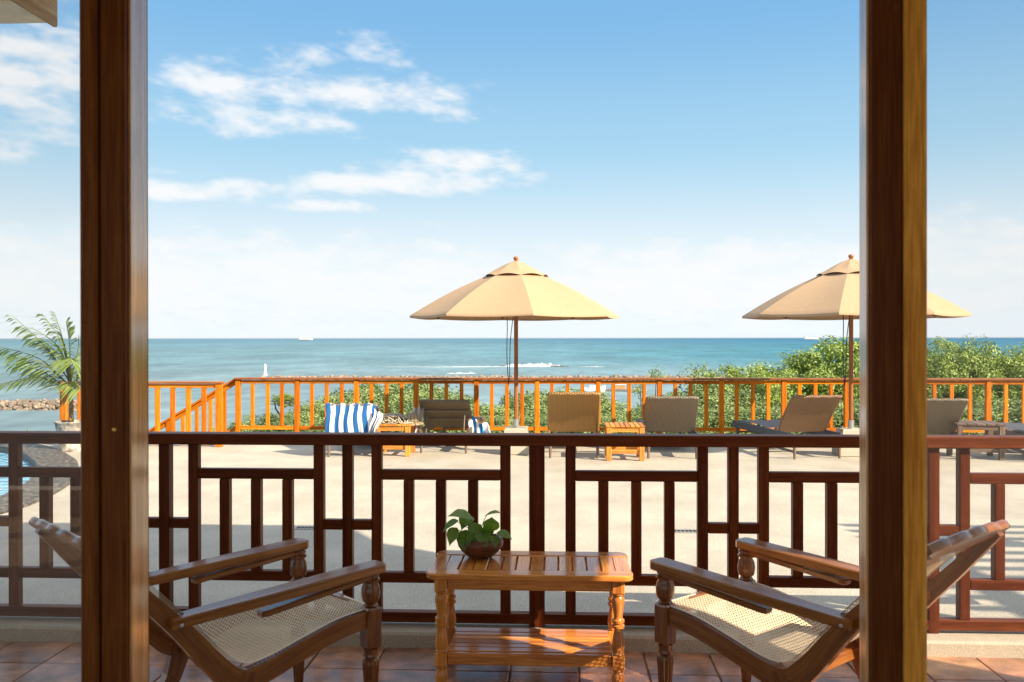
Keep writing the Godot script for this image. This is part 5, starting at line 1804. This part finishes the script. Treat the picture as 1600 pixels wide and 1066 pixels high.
func build_harbour() -> void:
	make_breakwater(Vector3(-71.5, -9, -214.5), Vector3(60.0, -9, -220.0), -7.55, 3.2, "long low breakwater of brown boulders across the sea behind the fence", 3000, 0.58)
	make_breakwater(Vector3(-69.5, -9, -130.5), Vector3(-150.0, -9, -132.0), -7.55, 2.8, "short breakwater of brown boulders behind the palm at the left edge", 1500, 0.5)
	var be := thing("harbour_beacon", "small white beacon tower on the left tip of the long breakwater", "beacon", Vector3(-72.3, -7.5, -217.2))
	var mb := MB.new()
	mb.lathe([Vector2(0.001, 0.0), Vector2(0.6, 0.0), Vector2(0.6, 0.3), Vector2(0.34, 0.35), Vector2(0.28, 2.2)], 16)
	part(be, "tower", mb, M.white_paint)
	mb = MB.new()
	mb.lathe([Vector2(0.28, 2.2), Vector2(0.4, 2.22), Vector2(0.4, 2.30), Vector2(0.2, 2.32), Vector2(0.2, 2.62), Vector2(0.25, 2.65), Vector2(0.001, 2.85)], 16)
	part(be, "lantern_house", mb, M.white_paint)
	# two ships on the horizon
	for k in 2:
		var at: Vector3 = [Vector3(-1660, -9.0, -5800), Vector3(1606, -9.0, -5800)][k]
		var s := thing("cargo_ship", ["white ship on the horizon at the left, above the breakwater's tip", "white ship on the horizon at the right, left of the second umbrella's pole"][k], "ship", at, [0.0, 4.0][k], "ships on the horizon")
		mb = hull(96.0, 16.0, 8.0, M.ship_hull)
		part(s, "hull", mb, M.ship_hull)
		mb = MB.new()
		mb.box(T3(Vector3(-34, 14, 0)), Vector3(14, 13, 13), 0.5)
		part(s, "deckhouse", mb, M.white_paint)
		mb = MB.new()
		mb.box(T3(Vector3(6, 10.2, 0)), Vector3(58, 4.4, 11), 0.4)
		part(s, "cargo_deck", mb, M.white_paint)
		mb = MB.new()
		mb.lathe([Vector2(2.2, 19.0), Vector2(1.8, 26.0), Vector2(0.01, 26.1)], 12, T3(Vector3(-38, 0, 0)))
		part(s, "funnel", mb, M.grey_hull)
		mb = MB.new()
		mb.tube([Vector3(38, 8, 0), Vector3(38, 26, 0)], [0.9, 0.5], 8)
		part(s, "mast", mb, M.white_paint)
	# boats inside the breakwater
	var b1 := thing("moored_boat", "small white boat with raised bow in the harbour, between the two central loungers", "boat", Vector3(6.9, -9.0, -177.5), 8.0)
	part(b1, "hull", hull(4.6, 1.6, 0.7, M.white_paint, 2.2), M.white_paint)
	mb = MB.new()
	mb.box(T3(Vector3(-0.3, 0.95, 0)), Vector3(1.3, 0.55, 1.1), 0.08)
	part(b1, "cabin", mb, M.white_paint)
	var b2 := thing("moored_boat", "long low brown boat with orange cabin in the harbour, beyond the empty slatted table", "boat", Vector3(12.6, -9.0, -178.0), -3.0)
	part(b2, "hull", hull(6.6, 1.5, 0.5, M.grey_hull, 1.0), M.grey_hull)
	mb = MB.new()
	mb.box(T3(Vector3(-0.6, 0.85, 0)), Vector3(2.2, 0.75, 1.1), 0.08)
	part(b2, "cabin", mb, M.orange_paint)
	mb = MB.new()
	mb.box(T3(Vector3(-0.6, 1.26, 0)), Vector3(2.6, 0.08, 1.35), 0.02)
	part(b2, "cabin_roof", mb, M.white_paint)
	# rock awash, with surf breaking round it
	var rk := thing("sea_rock", "brown rock awash in the sea behind the central umbrella's pole", "rock", Vector3(-5.5, -9.0, -335.0))
	var bm := boulder(31)
	for q in [[0, 0, 0, 4.2, 0.75, 2.4], [-8, 0, -2, 3.4, 0.85, 2.0], [6, 0, 1, 3.0, 0.5, 2.0], [-15, 0, -1, 2.2, 0.45, 1.5]]:
		var o := put(rk, "boulder", bm, Vector3(q[0], q[1], q[2]))
		o.scale = Vector3(q[3], q[4], q[5])
		o.material_override = M.wet_rock
	mb = MB.new()
	var fz := FastNoiseLite.new()
	fz.seed = 5
	fz.frequency = 0.11
	for st in [[-26.0, -331.0, 17.0, 2.6, 0.25], [-12.0, -333.0, 9.0, 6.0, 1.1], [-8.0, -336.5, 9.0, 3.0, 1.3], [-29.0, -266.0, 4.5, 2.4, 0.35], [-52.0, -328.0, 13.0, 1.2, 0.12], [12.0, -330.0, 5.0, 1.6, 0.2], [-38.0, -327.0, 12.0, 1.8, 0.15]]:
		var m := 44
		var cols := []
		for i in m + 1:
			var f := float(i) / m * 2.0 - 1.0
			var x: float = st[0] + st[2] * f
			var e := sqrt(maxf(0.0, 1.0 - f * f))
			var w: float = st[3] * e * (0.55 + 0.9 * absf(fz.get_noise_2d(x * 2.0, st[1]))) + 0.02
			var zc: float = st[1] + 2.0 * fz.get_noise_2d(x, 40.0)
			cols.append([Vector3(x, -8.98, zc + w), Vector3(x, -8.98 + st[4] * e * (0.4 + absf(fz.get_noise_2d(x * 4.0, 9.0)) * 1.8), zc), Vector3(x, -8.98, zc - w)])
		mb.sheet(cols)
	tag(part(self, "surf", mb, M.foam), "white surf breaking round the rock behind the central umbrella's pole", "surf", "", "stuff")
